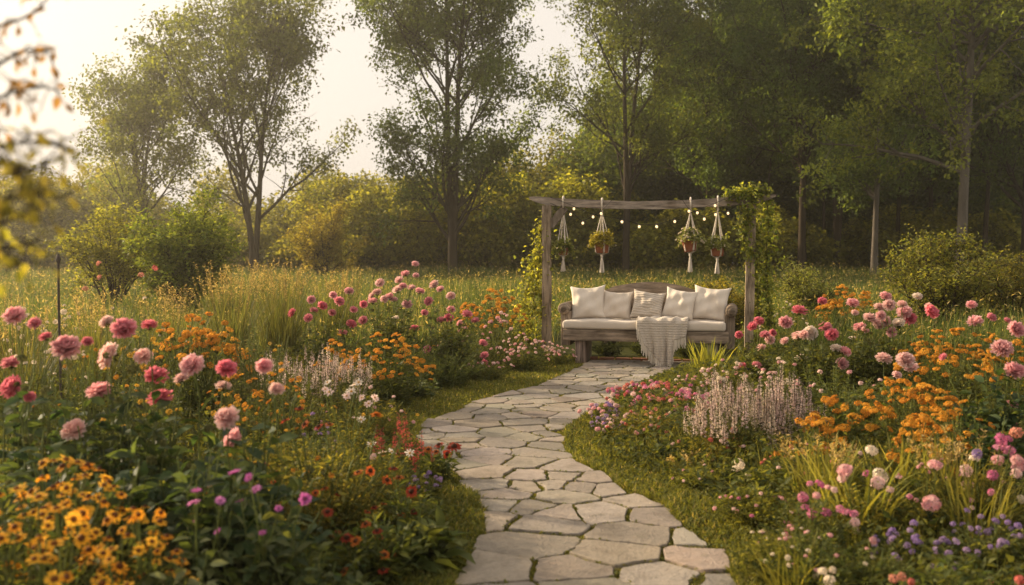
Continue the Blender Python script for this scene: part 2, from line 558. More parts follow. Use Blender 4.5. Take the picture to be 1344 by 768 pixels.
# ------------------------------------------------------------------ blades and leaves
def blades(mb, B, L, lean, az, w, col, segs=2, tipcol=1.0):
    """curved grass blades from base points B (N,3)"""
    N = len(B)
    dh = np.stack([np.cos(az), np.sin(az), 0 * az], -1)
    sd = np.stack([-np.sin(az), np.cos(az), 0 * az], -1)
    V = []; cs = []
    us = np.linspace(0, 1, segs + 1)
    for u in us[:-1]:
        c = B + dh * (lean * L * u ** 1.8)[:, None]
        c = c + np.array([0, 0, 1.]) * (L * u * (1 - .35 * np.minimum(lean, 1.2) * u))[:, None]
        ww = (w * (1 - u ** 2 * .6) * .5)[:, None]
        V += [c - sd * ww, c + sd * ww]; cs += [1, 1]
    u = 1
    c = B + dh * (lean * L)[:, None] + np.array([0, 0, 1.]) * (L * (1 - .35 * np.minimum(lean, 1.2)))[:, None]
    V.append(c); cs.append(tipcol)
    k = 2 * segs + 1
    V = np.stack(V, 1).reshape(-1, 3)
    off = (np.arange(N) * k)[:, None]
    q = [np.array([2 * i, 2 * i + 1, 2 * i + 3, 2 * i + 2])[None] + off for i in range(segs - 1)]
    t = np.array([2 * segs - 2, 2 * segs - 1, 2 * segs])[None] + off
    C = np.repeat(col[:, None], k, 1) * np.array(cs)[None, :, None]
    mb.add(V, np.concatenate(q) if q else None, t, C.reshape(-1, 3))

# leaf templates: length 1 along y, width along x, normal z
DIA_V = np.array([(0, 0, 0), (.5, .42, .08), (0, 1, -.12), (-.5, .42, .08)], float)
DIA_T = [(0, 1, 2), (0, 2, 3)]
OV_V = np.array([(0, 0, 0), (-.36, .22, .05), (0, .25, .0), (.36, .22, .05), (-.42, .58, .03), (0, .6, -.05), (.42, .58, .03), (0, 1, -.2)], float)
OV_Q = [(1, 2, 5, 4), (2, 3, 6, 5)]
OV_T = [(0, 2, 1), (0, 3, 2), (4, 5, 7), (5, 6, 7)]

def leaves(mb, P, D, size, width, col, kind='dia', up=None, r=rng):
    N = len(P)
    z = np.tile(np.array([0, 0, 1.]), (N, 1)) + r.normal(0, .45, (N, 3)) if up is None else up
    M = frames(D, z)
    sc = np.stack([size * width, size, size], -1)
    if kind == 'dia': inst(mb, DIA_V, None, DIA_T, M, P, sc, col)
    else: inst(mb, OV_V, OV_Q, OV_T, M, P, sc, col)

def rand_dir(n, zmin=-1, zmax=1, r=rng):
    z = r.uniform(zmin, zmax, n); a = r.uniform(0, 2 * math.pi, n); q = np.sqrt(1 - z * z)
    return np.stack([q * np.cos(a), q * np.sin(a), z], -1)

# ------------------------------------------------------------------ trees
def sub_branches(P, R, n, u0, u1, ang, length, upb, r, K=6, rr=.62, wob=.12):
    N, Kp, _ = P.shape
    u = r.uniform(u0, u1, (N, n))
    u = np.sort(u, 1)
    f = u * (Kp - 1); i = np.minimum(f.astype(int), Kp - 2); fr = (f - i)[..., None]
    ar = np.arange(N)[:, None]
    p = P[ar, i] * (1 - fr) + P[ar, i + 1] * fr
    t = nrm(P[ar, i + 1] - P[ar, i])
    rad_ = R[ar, i] * (1 - fr[..., 0]) + R[ar, i + 1] * fr[..., 0]
    az = np.arange(n)[None] * 2.4 + r.uniform(0, 6.28, (N, 1)) + r.normal(0, .4, (N, n))
    ref = np.where(np.abs(t[..., 2:3]) > .95, np.array([1., 0, 0]), np.array([0, 0, 1.]))
    a = nrm(np.cross(t, ref)); b = np.cross(t, a)
    perp = np.cos(az)[..., None] * a + np.sin(az)[..., None] * b
    an = r.normal(ang, .16, (N, n))[..., None]
    d = np.cos(an) * t + np.sin(an) * perp
    L = length(u) * r.uniform(.7, 1.2, (N, n))
    d = d.reshape(-1, 3); p = p.reshape(-1, 3); L = L.reshape(-1); rad_ = rad_.reshape(-1)
    pts = [p]
    for k in range(K - 1):
        d = nrm(d + np.array([0, 0, upb]) + r.normal(0, wob, d.shape))
        p = p + d * (L / (K - 1))[:, None]
        pts.append(p)
    Pn = np.stack(pts, 1)
    r0 = np.minimum(rad_ * rr, L * .045)
    Rn = r0[:, None] * np.linspace(1, .25, K)[None]
    return Pn, Rn

def make_tree(seed, H, r0, crown_w, crown_lo=.18, stems=((0, 0),), limbs=18, limb_ang=.75, upb=.10, sub=7, twig=5, nleaf=26,
              lsize=.13, cols=((.05, .06, .018), (.09, .085, .022)), droop=0.0, spread=.23, bark=None, name="tree", label="", cat="tree", loc=(0, 0, 0), group=None, shape=1.0, rz=0, lower=None):
    r = np.random.default_rng(seed)
    root = thing(name, label, cat, loc, rz, group)
    tb, lb = MB(), MB()
    K0 = 10
    T, TR = [], []
    for (lx, ly) in stems:
        u = np.linspace(0, 1, K0)
        wx, wy = r.normal(0, .1, 2)
        x = lx * H * (u ** 1.25) + .16 * np.sin(u * 5 + wx * 20) * u
        y = ly * H * (u ** 1.25) + .16 * np.sin(u * 4.3 + wy * 20) * u
        z = u * H * (.93 if len(stems) > 1 else .96)
        T.append(np.stack([x, y, z], -1))
        tr = r0 * .8 * (1 - u) ** .8 + .015
        tr[0] *= 1.35
        TR.append(tr)
    T = np.array(T); TR = np.array(TR)
    tubes(tb, T, TR, 9, (1, 1, 1))
    hw = crown_w / 2 * 1.22; nleaf = int(nleaf * 3.1); lsize = lsize * 1.22; spread = spread * 1.12; limb_ang = limb_ang * 1.12; twig = max(3, twig - 2)
    def limb_len(u):
        k = np.clip((u - crown_lo) / (1 - crown_lo), 0, 1)
        prof = np.where(k < .3, .75 + .9 * k, 1.02 - .85 * ((k - .3) / .7) ** 1.5)
        return hw * prof * shape / max(.5, math.sin(limb_ang) ** .7)
    P1, R1 = sub_branches(T, TR, limbs // len(stems), crown_lo, .97, limb_ang, limb_len, upb, r, 7, .6)
    P2, R2 = sub_branches(P1, R1, sub, .2, 1.0, .7, lambda u: hw * .46 * (1.15 - .5 * u), upb * .8 - droop, r, 5, .6, .16)
    P3, R3 = sub_branches(P2, R2, twig, .15, 1.0, .75, lambda u: hw * .20 * (1.2 - .4 * u) + .25, upb * .5 - droop * 1.6, r, 4, .7, .2)
    tubes(tb, P1, R1, 5, (1, 1, 1)); tubes(tb, P2, np.maximum(R2, .009), 4, (1, 1, 1)); tubes(tb, P3, np.maximum(R3, .005), 3, (1, 1, 1))
    # leaves round the twigs, each spray with its own tone
    N = len(P3)
    keep = r.random(N) < .9
    Pk = P3[keep]; N = len(Pk)
    n = nleaf
    u = r.uniform(.25, 1.0, (N, n)) ** .8 * 3; i = np.minimum(u.astype(int), 2); f = (u - i)[..., None]; ar = np.arange(N)[:, None]
    p = Pk[ar, i] * (1 - f) + Pk[ar, i + 1] * f + r.normal(0, spread, (N, n, 3)) * np.array([1, 1, .8])
    tone = r.normal(1, .22, (N, 1, 1))
    mixv = np.clip(r.random((N, 1, 1)) * .6 + r.random((N, n, 1)) * .4, 0, 1)
    c = (np.array(cols[0]) + (np.array(cols[1]) - np.array(cols[0])) * mixv) * tone * r.uniform(.8, 1.2, (N, n, 1))
    D = rand_dir(N * n, -1, .5, r); D[:, 2] -= .25
    leaves(lb, p.reshape(-1, 3), D, lsize * r.uniform(.65, 1.3, N * n), .62, np.clip(c.reshape(-1, 3), .004, 1), r=r)
    tb.obj("trunk", bark or M_BARK, root)
    lb.obj("crown", M_TREELEAF, root)
    return root

OLIVE = ((.044, .060, .016), (.095, .100, .022))
GREEN = ((.032, .058, .014), (.078, .100, .023))
YELLOWG = ((.085, .088, .020), (.16, .135, .030))
make_tree(11, 9.2, .15, 6.2, .16, ((-.02, 0), (.05, .02), (-.07, .01)), 24, .62, .10, 6, 5, 17, .14, OLIVE, loc=(gx(186, 50), 50, 0), name="tree",
          label="smaller hazy tree with several thin stems, beside the twin-trunked tree")
make_tree(12, 11.6, .19, 8.6, .20, ((-.13, 0), (.09, .02)), 30, .62, .10, 7, 5, 17, .145, OLIVE, loc=(gx(333, 48), 48, 0), name="tree",
          label="tall airy tree whose two leaning trunks part at the ground, sky showing through")
make_tree(13, 16.5, .20, 8.2, .10, ((-.03, 0), (.045, .01)), 40, .72, .09, 8, 5, 24, .14, ((.032, .055, .013), (.080, .095, .022)), loc=(gx(594, 46), 46, 0), name="tree",
          label="tall broad tree standing alone at the middle of the meadow's far edge, with low branches")
make_tree(14, 16.5, .18, 7.0, .22, ((.0, 0), (.06, .02)), 34, .66, .10, 7, 5, 19, .14, ((.042, .062, .015), (.10, .108, .024)), loc=(gx(821, 48), 48, 0), name="tree",
          label="airy tall tree whose trunk shows under the pergola beam behind the hanging pots")
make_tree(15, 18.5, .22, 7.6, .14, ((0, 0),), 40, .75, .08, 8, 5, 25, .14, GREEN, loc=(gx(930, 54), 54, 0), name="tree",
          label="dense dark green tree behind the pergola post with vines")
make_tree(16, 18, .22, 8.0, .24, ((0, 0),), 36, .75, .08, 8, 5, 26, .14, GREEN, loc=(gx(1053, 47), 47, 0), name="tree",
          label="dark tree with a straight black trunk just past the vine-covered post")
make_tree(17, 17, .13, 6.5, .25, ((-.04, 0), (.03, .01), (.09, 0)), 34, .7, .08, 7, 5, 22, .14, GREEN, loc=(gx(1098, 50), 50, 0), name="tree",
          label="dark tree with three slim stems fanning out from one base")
make_tree(18, 16.5, .16, 6.0, .20, ((0.01, 0),), 34, .85, .03, 7, 5, 20, .15, ((.050, .08, .024), (.10, .125, .036)), droop=.05, bark=M_BIRCH, loc=(gx(1148, 45), 45, 0), name="tree",
          label="slim grey-trunked tree with pale green drooping sprays of leaves")
make_tree(19, 17, .24, 8.4, .22, ((.01, 0),), 38, .85, .04, 8, 5, 23, .14, ((.065, .092, .018), (.145, .155, .03)), droop=.05, bark=M_BIRCH, loc=(gx(1262, 37), 37, 0), name="tree",
          label="big yellow-green tree with a thick pale trunk rising behind the tall bush")
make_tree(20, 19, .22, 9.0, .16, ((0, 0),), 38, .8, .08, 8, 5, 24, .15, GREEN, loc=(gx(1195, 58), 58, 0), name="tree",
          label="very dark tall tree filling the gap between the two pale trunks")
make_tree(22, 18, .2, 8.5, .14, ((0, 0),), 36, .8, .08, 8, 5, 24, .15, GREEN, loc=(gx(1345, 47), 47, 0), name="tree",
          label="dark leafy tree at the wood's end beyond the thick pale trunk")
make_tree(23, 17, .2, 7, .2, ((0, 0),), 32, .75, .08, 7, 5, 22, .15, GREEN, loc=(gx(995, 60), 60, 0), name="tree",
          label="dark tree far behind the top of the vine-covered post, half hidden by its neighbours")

# the wood's far edge: one mass of undergrowth and low trees nobody could count
def woods():
    r = np.random.default_rng(31)
    lb, = (MB(),)
    blobs = []
    for k in range(120):
        px = r.uniform(-260, 760); D = r.uniform(56, 70)
        h = min(7.5, r.lognormal(1.25, .36)) * (1.0 if px < 500 else 1.2)
        blobs.append((gx(px, D), D, h, r.uniform(1.6, 3.0), 0))
    for k in range(150):
        px = r.uniform(-260, 860); D = r.uniform(52, 62)
        blobs.append((gx(px, D), D, r.uniform(1.3, 2.6), r.uniform(1.0, 2.0), 0))
    for k in range(60):
        px = r.uniform(430, 830); D = r.uniform(50, 60)
        blobs.append((gx(px, D), D, r.uniform(2.5, 5.2), r.uniform(1.3, 2.4), 1))
    for k in range(130):
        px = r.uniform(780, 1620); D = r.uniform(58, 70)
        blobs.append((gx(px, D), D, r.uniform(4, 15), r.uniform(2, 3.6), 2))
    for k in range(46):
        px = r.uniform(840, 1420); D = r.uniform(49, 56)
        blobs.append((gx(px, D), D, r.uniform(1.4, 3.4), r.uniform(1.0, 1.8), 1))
    pal = {0: ((.065, .070, .017), (.15, .135, .030)), 1: ((.08, .09, .018), (.18, .165, .03)), 2: ((.034, .054, .013), (.080, .096, .023))}  # golden light and haze partly put into the left and understory leaf colours
    for (x, y, h, w, kind) in blobs:
        n = int(600 + 330 * h + 60 * h * h)
        d = rand_dir(n, -1, 1, r); rr = r.uniform(.5, 1.05, (n, 1))
        zc = h * .55
        p = np.array([x, y, zc]) + d * rr * np.array([w, w, h * .5])
        p += .22 * np.sin(p[:, [1, 2, 0]] * 3.1)
        p[:, 2] = np.maximum(p[:, 2], .05)
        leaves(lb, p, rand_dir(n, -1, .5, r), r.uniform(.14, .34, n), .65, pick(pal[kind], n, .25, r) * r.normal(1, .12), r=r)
    tag(lb.obj("woods", M_TREELEAF), "far edge of the wood and its undergrowth beyond the meadow", "woods", kind='stuff')
woods()

# trunks seen in the dark of the wood on the right
for k, (px, D, h, r0, tl, lab) in enumerate([
        (1003, 53, 11, .10, .05, "thin dark trunk in the shade between the vine-covered post and the straight black trunk"),
        (1083, 53, 11, .11, -.05, "thin dark leaning trunk between the straight black trunk and the three-stemmed tree"),
        (1178, 51, 12, .14, .01, "dark trunk standing just past the slim grey-trunked tree"),
        (1222, 50, 12, .16, -.02, "dark trunk in the shade between the slim grey trunk and the thick pale trunk"),
        (1292, 47, 12, .15, .03, "dark trunk in the shade behind the thick pale trunk")]):
    make_tree(60 + k, h, r0, 3.6, .5, ((tl, 0),), 12, .7, .1, 5, 4, 16, .15, GREEN, loc=(gx(px, D), D, 0), name="young_tree", label=lab, group="slim trees in the shade of the wood")

def make_shrub(name, label, px, D, H, W, seed, cols, stems, nleaf, lsize, twigs=5, lo=.12, ang=.65, depth=None, cat="shrub"):
    """many-stemmed bush: stems fan from the base, leaves along twigs"""
    r = np.random.default_rng(seed)
    root = thing(name, label, cat, (gx(px, D), D, 0))
    tb, lb = MB(), MB()
    u = np.linspace(0, 1, 7)
    az = np.arange(stems) * 2.4 + r.uniform(0, 6)
    sp = r.uniform(.15, 1, stems) ** .6
    tip = np.stack([np.cos(az) * sp * W / 2 * .8, np.sin(az) * sp * W / 2 * .8, H * (1.02 - .45 * sp ** 2) * r.uniform(.82, 1.05, stems)], -1)
    base = tip * np.array([.12, .12, 0])
    P = base[:, None] + (tip - base)[:, None] * np.stack([u ** 1.3, u ** 1.3, u ** .85], -1)[None] + r.normal(0, .03, (stems, 7, 3)) * u[None, :, None]
    R = (.008 + .010 * H) * np.linspace(1, .2, 7)[None] * np.ones((stems, 1))
    tubes(tb, P, R, 5, (1, 1, 1))
    P2, R2 = sub_branches(P, R, 9, lo, 1, ang, lambda q: H * .26 * (1.2 - .5 * q), .06, r, 5, .6, .15)
    P3, R3 = sub_branches(P2, R2, twigs, .15, 1, .8, lambda q: H * .10 * (1.2 - .4 * q) + .08, 0, r, 4, .6, .2)
    tubes(tb, P2, np.maximum(R2, .004), 3, (1, 1, 1)); tubes(tb, P3, np.maximum(R3, .0025), 3, (1, 1, 1))
    N = len(P3); n = nleaf
    q = r.uniform(.05, 1, (N, n)) * 3; i = np.minimum(q.astype(int), 2); f = (q - i)[..., None]; ar = np.arange(N)[:, None]
    p = P3[ar, i] * (1 - f) + P3[ar, i + 1] * f + r.normal(0, lsize * .55, (N, n, 3))
    p = p.reshape(-1, 3); p[:, 2] = np.maximum(p[:, 2], .03)
    tone = np.repeat(r.normal(1, .15, N), n)[:, None]
    D_ = rand_dir(N * n, -.7, .6, r)
    leaves(lb, p, D_, lsize * r.uniform(.6, 1.25, N * n), .55, np.clip(pick(cols, N * n, .15, r) * tone, .004, 1), r=r)
    tb.obj("stem", M_BARK, root); lb.obj("foliage", M_TREELEAF, root)
    return root

make_shrub("shrub", "rounded leafy bush standing in the meadow near the twin-trunked tree", 245, 20, 2.35, 2.5, 41, ((.055, .08, .016), (.14, .15, .03)), 26, 15, .085)
make_shrub("shrub", "loose yellow-green sapling bush with a bare curved stem, beside the rounded meadow bush", 148, 21, 2.3, 2.2, 42, ((.085, .095, .02), (.18, .165, .034)), 13, 13, .085, lo=.3)
make_shrub("shrub", "small yellow bush at the foot of the twin-trunked tree", 425, 40, 3.0, 3.6, 43, ((.10, .09, .02), (.2, .155, .035)), 16, 14, .12)
make_shrub("shrub", "tall loose bush with yellowing leaves in front of the thick pale trunk", 1235, 16, 1.75, 2.3, 44, ((.06, .075, .018), (.15, .135, .032)), 22, 11, .06)
make_shrub("shrub", "loose bush at the garden's end, beside the tall yellowing bush", 1330, 16.5, 1.6, 1.7, 45, ((.06, .07, .018), (.14, .115, .03)), 16, 11, .06)
make_shrub("shrub", "low pale bush behind the foot of the vine-covered post", 1062, 16.5, 1.15, 1.3, 46, ((.06, .075, .024), (.13, .125, .045)), 16, 12, .05)
make_shrub("shrub", "low dark bush filling the space behind the bench", 800, 15.2, .85, 1.6, 47, ((.04, .055, .014), (.10, .095, .025)), 16, 12, .05)
make_shrub("shrub", "low yellowing bush behind the bench armrest next to the vine-covered post", 950, 15.0, 1.0, 1.2, 48, ((.08, .08, .018), (.18, .14, .03)), 14, 12, .05)

# ------------------------------------------------------------------ meadow, lawn and undergrowth (uncountable)
def meadow():
    r = np.random.default_rng(51)
    mb = MB()
    n = 120000
    D = 13.0 + (r.random(n) ** 1.35) * 47
    px = r.uniform(-200, 1544, n)
    x = (px - 672) / F * D
    inbed = (D < 15.5) & (np.abs(x - 1.7) < 1.6)
    clump = .5 + .5 * np.sin(x * 1.7 + np.sin(D * 1.1) * 2) * np.sin(D * 1.3 + x * .6)
    clump2 = np.sin(x * .43 + 2) * np.sin(D * .31)
    L = (.34 + .26 * clump + .10 * clump2) * r.uniform(.6, 1.3, n)
    L[(D < 17) & (x > .2) & (x < 4)] *= .75
    B = np.stack([x, D, np.zeros(n)], -1)[~inbed]; L = L[~inbed]; D = D[~inbed]; m = len(L)
    straw = (r.random(m) < .08 + .10 * clump[~inbed])[:, None]
    c = np.where(straw, pick(((.13, .115, .045), (.25, .21, .095)), m, .15, r), pick(((.034, .058, .016), (.080, .100, .028)), m, .15, r))
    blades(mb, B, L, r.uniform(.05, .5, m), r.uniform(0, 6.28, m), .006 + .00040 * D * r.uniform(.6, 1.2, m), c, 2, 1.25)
    # seed heads and broad weeds
    k = r.choice(m, 13000, replace=False)
    p = B[k] + np.stack([r.normal(0, .05, len(k)), r.normal(0, .05, len(k)), L[k] * r.uniform(.6, 1.15, len(k))], -1)
    leaves(mb, p, rand_dir(len(k), .1, 1, r), .05 + .0018 * D[k], .32, pick(((.18, .15, .06), (.36, .28, .13)), len(k), .15, r), r=r)
    n2 = 60000
    D2 = 13.5 + (r.random(n2) ** 1.5) * 40; x2 = (r.uniform(-200, 1544, n2) - 672) / F * D2
    z = r.uniform(.03, .42, n2) * (.7 + .3 * np.sin(x2 * 1.1) * np.sin(D2 * .9))
    ok = ~((D2 < 15.5) & (np.abs(x2 - 1.7) < 1.6)); D2, x2, z = D2[ok], x2[ok], z[ok]
    leaves(mb, np.stack([x2, D2, z], -1), rand_dir(len(z), -.2, .9, r), .035 + .0024 * D2, .5, pick(((.045, .058, .014), (.12, .11, .026)), len(z), .2, r), r=r)
    tag(mb.obj("meadow_grass", M_GRASS), "tall pale meadow grass between the garden and the wood", "grass", kind='stuff')
meadow()

def lawn():
    r = np.random.default_rng(52)
    mb = MB()
    n = 380000
    D = 3.0 + (r.random(n) ** 1.5) * 10.6
    a, b = xl(D), xr(D)
    x = a - 1.5 + r.random(n) * (b - a + 2.9)
    k = int(n * .42); x[:k] = a[:k] - .03 + r.random(k) * (b[:k] - a[:k] + .06)
    inpath = (x > a + .02) & (x < b - .02)
    st = on_stone(x, D, .02)
    keep = ~st & (~inpath | (r.random(n) < 1.0))
    x, D, inpath = x[keep], D[keep], inpath[keep]
    m = len(x)
    L = np.where(inpath, r.uniform(.008, .026, m), r.uniform(.025, .075, m) * (.8 + .35 * np.sin(x * 5) * np.sin(D * 4)))
    c = pick(((.055, .068, .014), (.135, .130, .026)), m, .18, r)
    patch = (np.sin(x * 2.3 + 1) * np.sin(D * 1.9))[:, None]
    c = c * (1 + .18 * patch)
    dry = (r.random(m) < .07)[:, None]
    c = np.where(dry, pick(((.2, .16, .06), (.32, .25, .1)), m, .1, r), c)
    c = np.where(inpath[:, None] & (r.random(m) < .8)[:, None], pick(((.065, .068, .014), (.16, .145, .028)), m, .2, r), c)
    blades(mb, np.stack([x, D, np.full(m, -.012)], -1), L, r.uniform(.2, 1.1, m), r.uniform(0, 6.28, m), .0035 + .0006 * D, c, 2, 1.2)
    # clover and moss specks
    n2 = 40000
    D2 = 3.0 + (r.random(n2) ** 1.5) * 10.4; a, b = xl(D2), xr(D2); x2 = a - 1.3 + r.random(n2) * (b - a + 2.5)
    ok = ~on_stone(x2, D2, .0); x2, D2 = x2[ok], D2[ok]
    inp = (x2 > xl(D2)) & (x2 < xr(D2))
    leaves(mb, np.stack([x2, D2, np.where(inp, r.uniform(0, .012, len(x2)), r.uniform(.005, .05, len(x2)))], -1), rand_dir(len(x2), -.1, .7, r), r.uniform(.012, .026, len(x2)), .8,
           pick(((.04, .052, .012), (.10, .10, .02)), len(x2), .2, r), r=r)
    tag(mb.obj("lawn_grass", M_GRASS), "short mossy lawn grass along the path and between its stones", "grass", kind='stuff')
lawn()

def strip_l(D): return np.interp(D, [3, 6, 7.2, 8.3, 9.2, 10.2, 10.8, 12, 13], [.25, .27, .24, .30, .50, .80, .95, .75, .55])
def strip_r(D): return np.interp(D, [3, 4.6, 5.5, 6.2, 7, 7.8, 9, 10, 11, 13], [.25, .34, .33, .42, .30, .22, .12, .08, .05, .05])

def undergrowth():
    r = np.random.default_rng(53)
    mb = MB()
    n = 150000
    D = 3.0 + (r.random(n) ** 1.25) * 11.5
    left = r.random(n) < .5
    off = r.random(n) ** 1.3 * 5.2
    x = np.where(left, xl(D) - strip_l(D) - off, xr(D) + strip_r(D) + off)
    ok = (np.abs(x / D * F) < 850)
    # nothing inside the bench's footprint
    ok &= ~((D > 12.2) & (x > .6) & (x < 3.1))
    x, D, off = x[ok], D[ok], off[ok]; m = len(x)
    ht = .07 + .23 * np.clip(off / .5, 0, 1) * (.75 + .35 * np.sin(x * 2.1) * np.sin(D * 1.7))
    z = ht * r.uniform(.1, 1.05, m)
    k1 = r.random(m) < .55
    c = pick(((.028, .040, .012), (.085, .088, .022)), m, .2, r)
    P = np.stack([x, D, z], -1)
    leaves(mb, P[k1], rand_dir(k1.sum(), -.3, .8, r), r.uniform(.03, .075, k1.sum()), .5, c[k1], 'dia', r=r)
    q = ~k1
    B = P[q].copy(); B[:, 2] = 0
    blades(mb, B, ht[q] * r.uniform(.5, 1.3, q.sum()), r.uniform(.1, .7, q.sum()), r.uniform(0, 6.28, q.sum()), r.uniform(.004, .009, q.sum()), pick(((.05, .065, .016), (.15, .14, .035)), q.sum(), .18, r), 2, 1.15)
    tag(mb.obj("undergrowth", M_GRASS), "low green foliage filling the flower beds between the plants", "undergrowth", kind='stuff')
undergrowth()

# ------------------------------------------------------------------ bench
GREY = (.31, .255, .205)
BX, BY, BR = 1.77, 12.95, rad(-13)
bench = thing("bench", "weathered grey wooden bench with an arched back and rolled arms at the path's end", "bench", (BX, BY, 0), BR)
b = MB()
N = 33
xs_ = np.linspace(-1.09, 1.09, N)
top = .62 + .42 * np.cos(xs_ / 1.1 * 1.335) + np.random.default_rng(3).normal(0, .003, N)
def back_row(z, y): return np.column_stack([xs_, np.full(N, 0) + y, np.broadcast_to(z, N)])
zl = [np.full(N, .40), .40 + (top - .40) * .5, top - .012, top]
rows = [back_row(z, .235 + .16 * (z - .4)) for z in zl] + [back_row(z, .235 + .16 * (z - .4) + .06) for z in zl[::-1]]
V = np.concatenate(rows); j = np.arange(N - 1)
q = np.concatenate([np.stack([a * N + j, a * N + j + 1, ((a + 1) % 8) * N + j + 1, ((a + 1) % 8) * N + j], -1) for a in range(8)])
b.add(V, q, None, GREY)
b.poly([V[a * N] for a in range(8)], GREY); b.poly([V[a * N + N - 1] for a in range(7, -1, -1)], GREY)
b.obj("backrest", M_WOOD, bench, smooth=False)
b = MB(); box(b, (-1.05, -.30, .405), (1.03, .25, .446), (GREY[0] * .9, GREY[1] * .88, GREY[2] * .85), bev=.006)
b.obj("seat", M_WOOD, bench, smooth=False)
b = MB(); box(b, (-1.06, -.345, .30), (1.04, -.302, .443), GREY, bev=.010)
b.obj("apron", M_WOOD, bench, smooth=False)
for s in (-1, 1):
    for (y0, y1) in ((-.295, .04), (.06, .26)):
        b = MB(); x0 = s * .84 - .068
        box(b, (x0, y0, -.01), (x0 + .136, y1, .402), [c * random.uniform(.82, 1.0) for c in GREY], bev=.010)
        b.obj("leg", M_POST, bench, smooth=False)
    arm = MB()
    x0 = -1.115 if s < 0 else .985
    box(arm, (x0, -.20, .22), (x0 + .125, .30, .665), GREY, bev=.012)
    a_ = arm.obj("armrest", M_POST, bench, smooth=False)
    sc = MB()                                   # rolled log end with growth rings as steps
    cx = x0 + .0625 + s * .02
    yy = np.array([-.262, -.258, -.246, .29, .30])
    pr = np.array([.012, .060, .074, .072, .012])
    pts = np.stack([np.full(5, cx), yy, np.full(5, .705)], -1)[None]
    tubes(sc, pts, pr[None], 18, GREY, cap=True)
    pts = np.stack([np.full(4, cx), np.array([-.275, -.272, -.264, -.25]), np.full(4, .705)], -1)[None]
    tubes(sc, pts, np.array([[.004, .032, .040, .043]]), 14, [c * .75 for c in GREY], cap=True)
    sc.obj("scroll", M_WOOD, a_)

# seat cushion
def cushion_mesh(lo, hi, r=.035, nx=40, seed=1):
    rr = np.random.default_rng(seed)
    lo, hi = np.array(lo), np.array(hi)
    import bmesh
    bm = bmesh.new()
    bmesh.ops.create_cube(bm, size=1)
    for w in bm.verts: w.co = Vector([lo[i] + (w.co[i] + .5) * (hi[i] - lo[i]) for i in range(3)])
    bmesh.ops.bevel(bm, geom=bm.edges[:], offset=r, segments=4, affect='EDGES', profile=.5)
    long_e = [e for e in bm.edges if abs(e.verts[0].co.x - e.verts[1].co.x) > .5]
    bmesh.ops.subdivide_edges(bm, edges=long_e, cuts=nx, use_grid_fill=True)
    for w in bm.verts:
        x, y, z = w.co
        k = .006 * math.sin(x * 9 + 1) + .004 * math.sin(x * 23 + y * 6)
        if z > (lo[2] + hi[2]) / 2: w.co.z += k
        if y < 0: w.co.y += .008 * math.sin(x * 7 + 2) + .003 * math.sin(x * 31)
    me = bpy.data.meshes.new("seat_cushion"); bm.to_mesh(me); bm.free()
    for p in me.polygons: p.use_smooth = True
    return me
me = cushion_mesh((-1.07, -.36, .45), (1.0, .20, .565)); me.materials.append(M_LINEN)
o = bpy.data.objects.new("seat_cushion", me); COL.objects.link(o); o.location = (BX, BY, 0); o.rotation_euler = (0, 0, BR)
tag(o, "long oatmeal seat cushion lying on the wooden bench", "cushion")

def pillow(label, lx, size, lean, roll, yaw, mat, seed, T=.085, ly=.06, zoff=0.0):
    r = np.random.default_rng(seed)
    n = 29
    g = np.linspace(-1, 1, n)
    U, Vv = np.meshgrid(g, g)
    sx = size / 2 * U * (1 - .085 * (1 - Vv ** 2) * np.abs(U) ** 1.5) * (1 + .05 * np.abs(U * Vv) ** 4)
    sz = size / 2 * Vv * (1 - .085 * (1 - U ** 2) * np.abs(Vv) ** 1.5) * (1 + .05 * np.abs(U * Vv) ** 4)
    th = T * np.clip((1 - U ** 2) * (1 - Vv ** 2), 0, 1) ** .38
    a = r.uniform(0, 6, 6)
    wr = 1.7 * (.008 * np.sin(U * 4 + a[0] + Vv * 3) + .006 * np.sin(Vv * 7 + a[1] - U * 4) + .004 * np.sin(U * 11 + a[2]))
    th = th * (1 + .10 * (-Vv)) 
    f = np.clip(th / T, 0, 1)
    sag = -.012 * (1 - U ** 2) * (Vv > 0) * Vv
    fr = np.stack([sx, -th - wr * f, sz + sag], -1); bk = np.stack([sx, th, sz + sag], -1)
    ids = np.arange(n * n).reshape(n, n)
    q = np.stack([ids[:-1, :-1], ids[:-1, 1:], ids[1:, 1:], ids[1:, :-1]], -1).reshape(-1, 4)
    mb = MB(); mb.add(fr.reshape(-1, 3), q); mb.add(bk.reshape(-1, 3), q[:, ::-1])
    # stitched seam bead round the edge
    ring = np.concatenate([fr[0, :], fr[1:, -1], fr[-1, -2::-1], fr[-2:0:-1, 0]])
    o = mb.obj("pillow", mat)
    o.rotation_mode = 'QUATERNION'
    base = Matrix.Rotation(BR + yaw, 4, 'Z')
    R = base @ Matrix.Rotation(-lean, 4, 'X') @ Matrix.Rotation(roll, 4, 'Y')
    c = Matrix.Translation((BX, BY, 0)) @ Matrix.Rotation(BR, 4, 'Z') @ Vector((lx, ly, .56 + size / 2 * math.cos(lean) * .98 + abs(math.sin(roll)) * size * .32 + zoff))
    o.location = c; o.rotation_quaternion = R.to_quaternion()
    me = o.data
    import bmesh
    bm = bmesh.new(); bm.from_mesh(me); bmesh.ops.remove_doubles(bm, verts=bm.verts, dist=.0008); bm.to_mesh(me); bm.free()
    return tag(o, label, "pillow", "throw pillows on the bench")
pillow("large plain cream pillow resting against the bench arm nearer the post without a vine crown", -.79, .455, rad(21), rad(-3), rad(4), M_LINEN2, 1, ly=.03)
pillow("plain oatmeal pillow between the ribbed pillow and a larger pillow with pointed corners", -.41, .40, rad(25), rad(2), rad(-2), M_LINEN, 2, ly=.065)
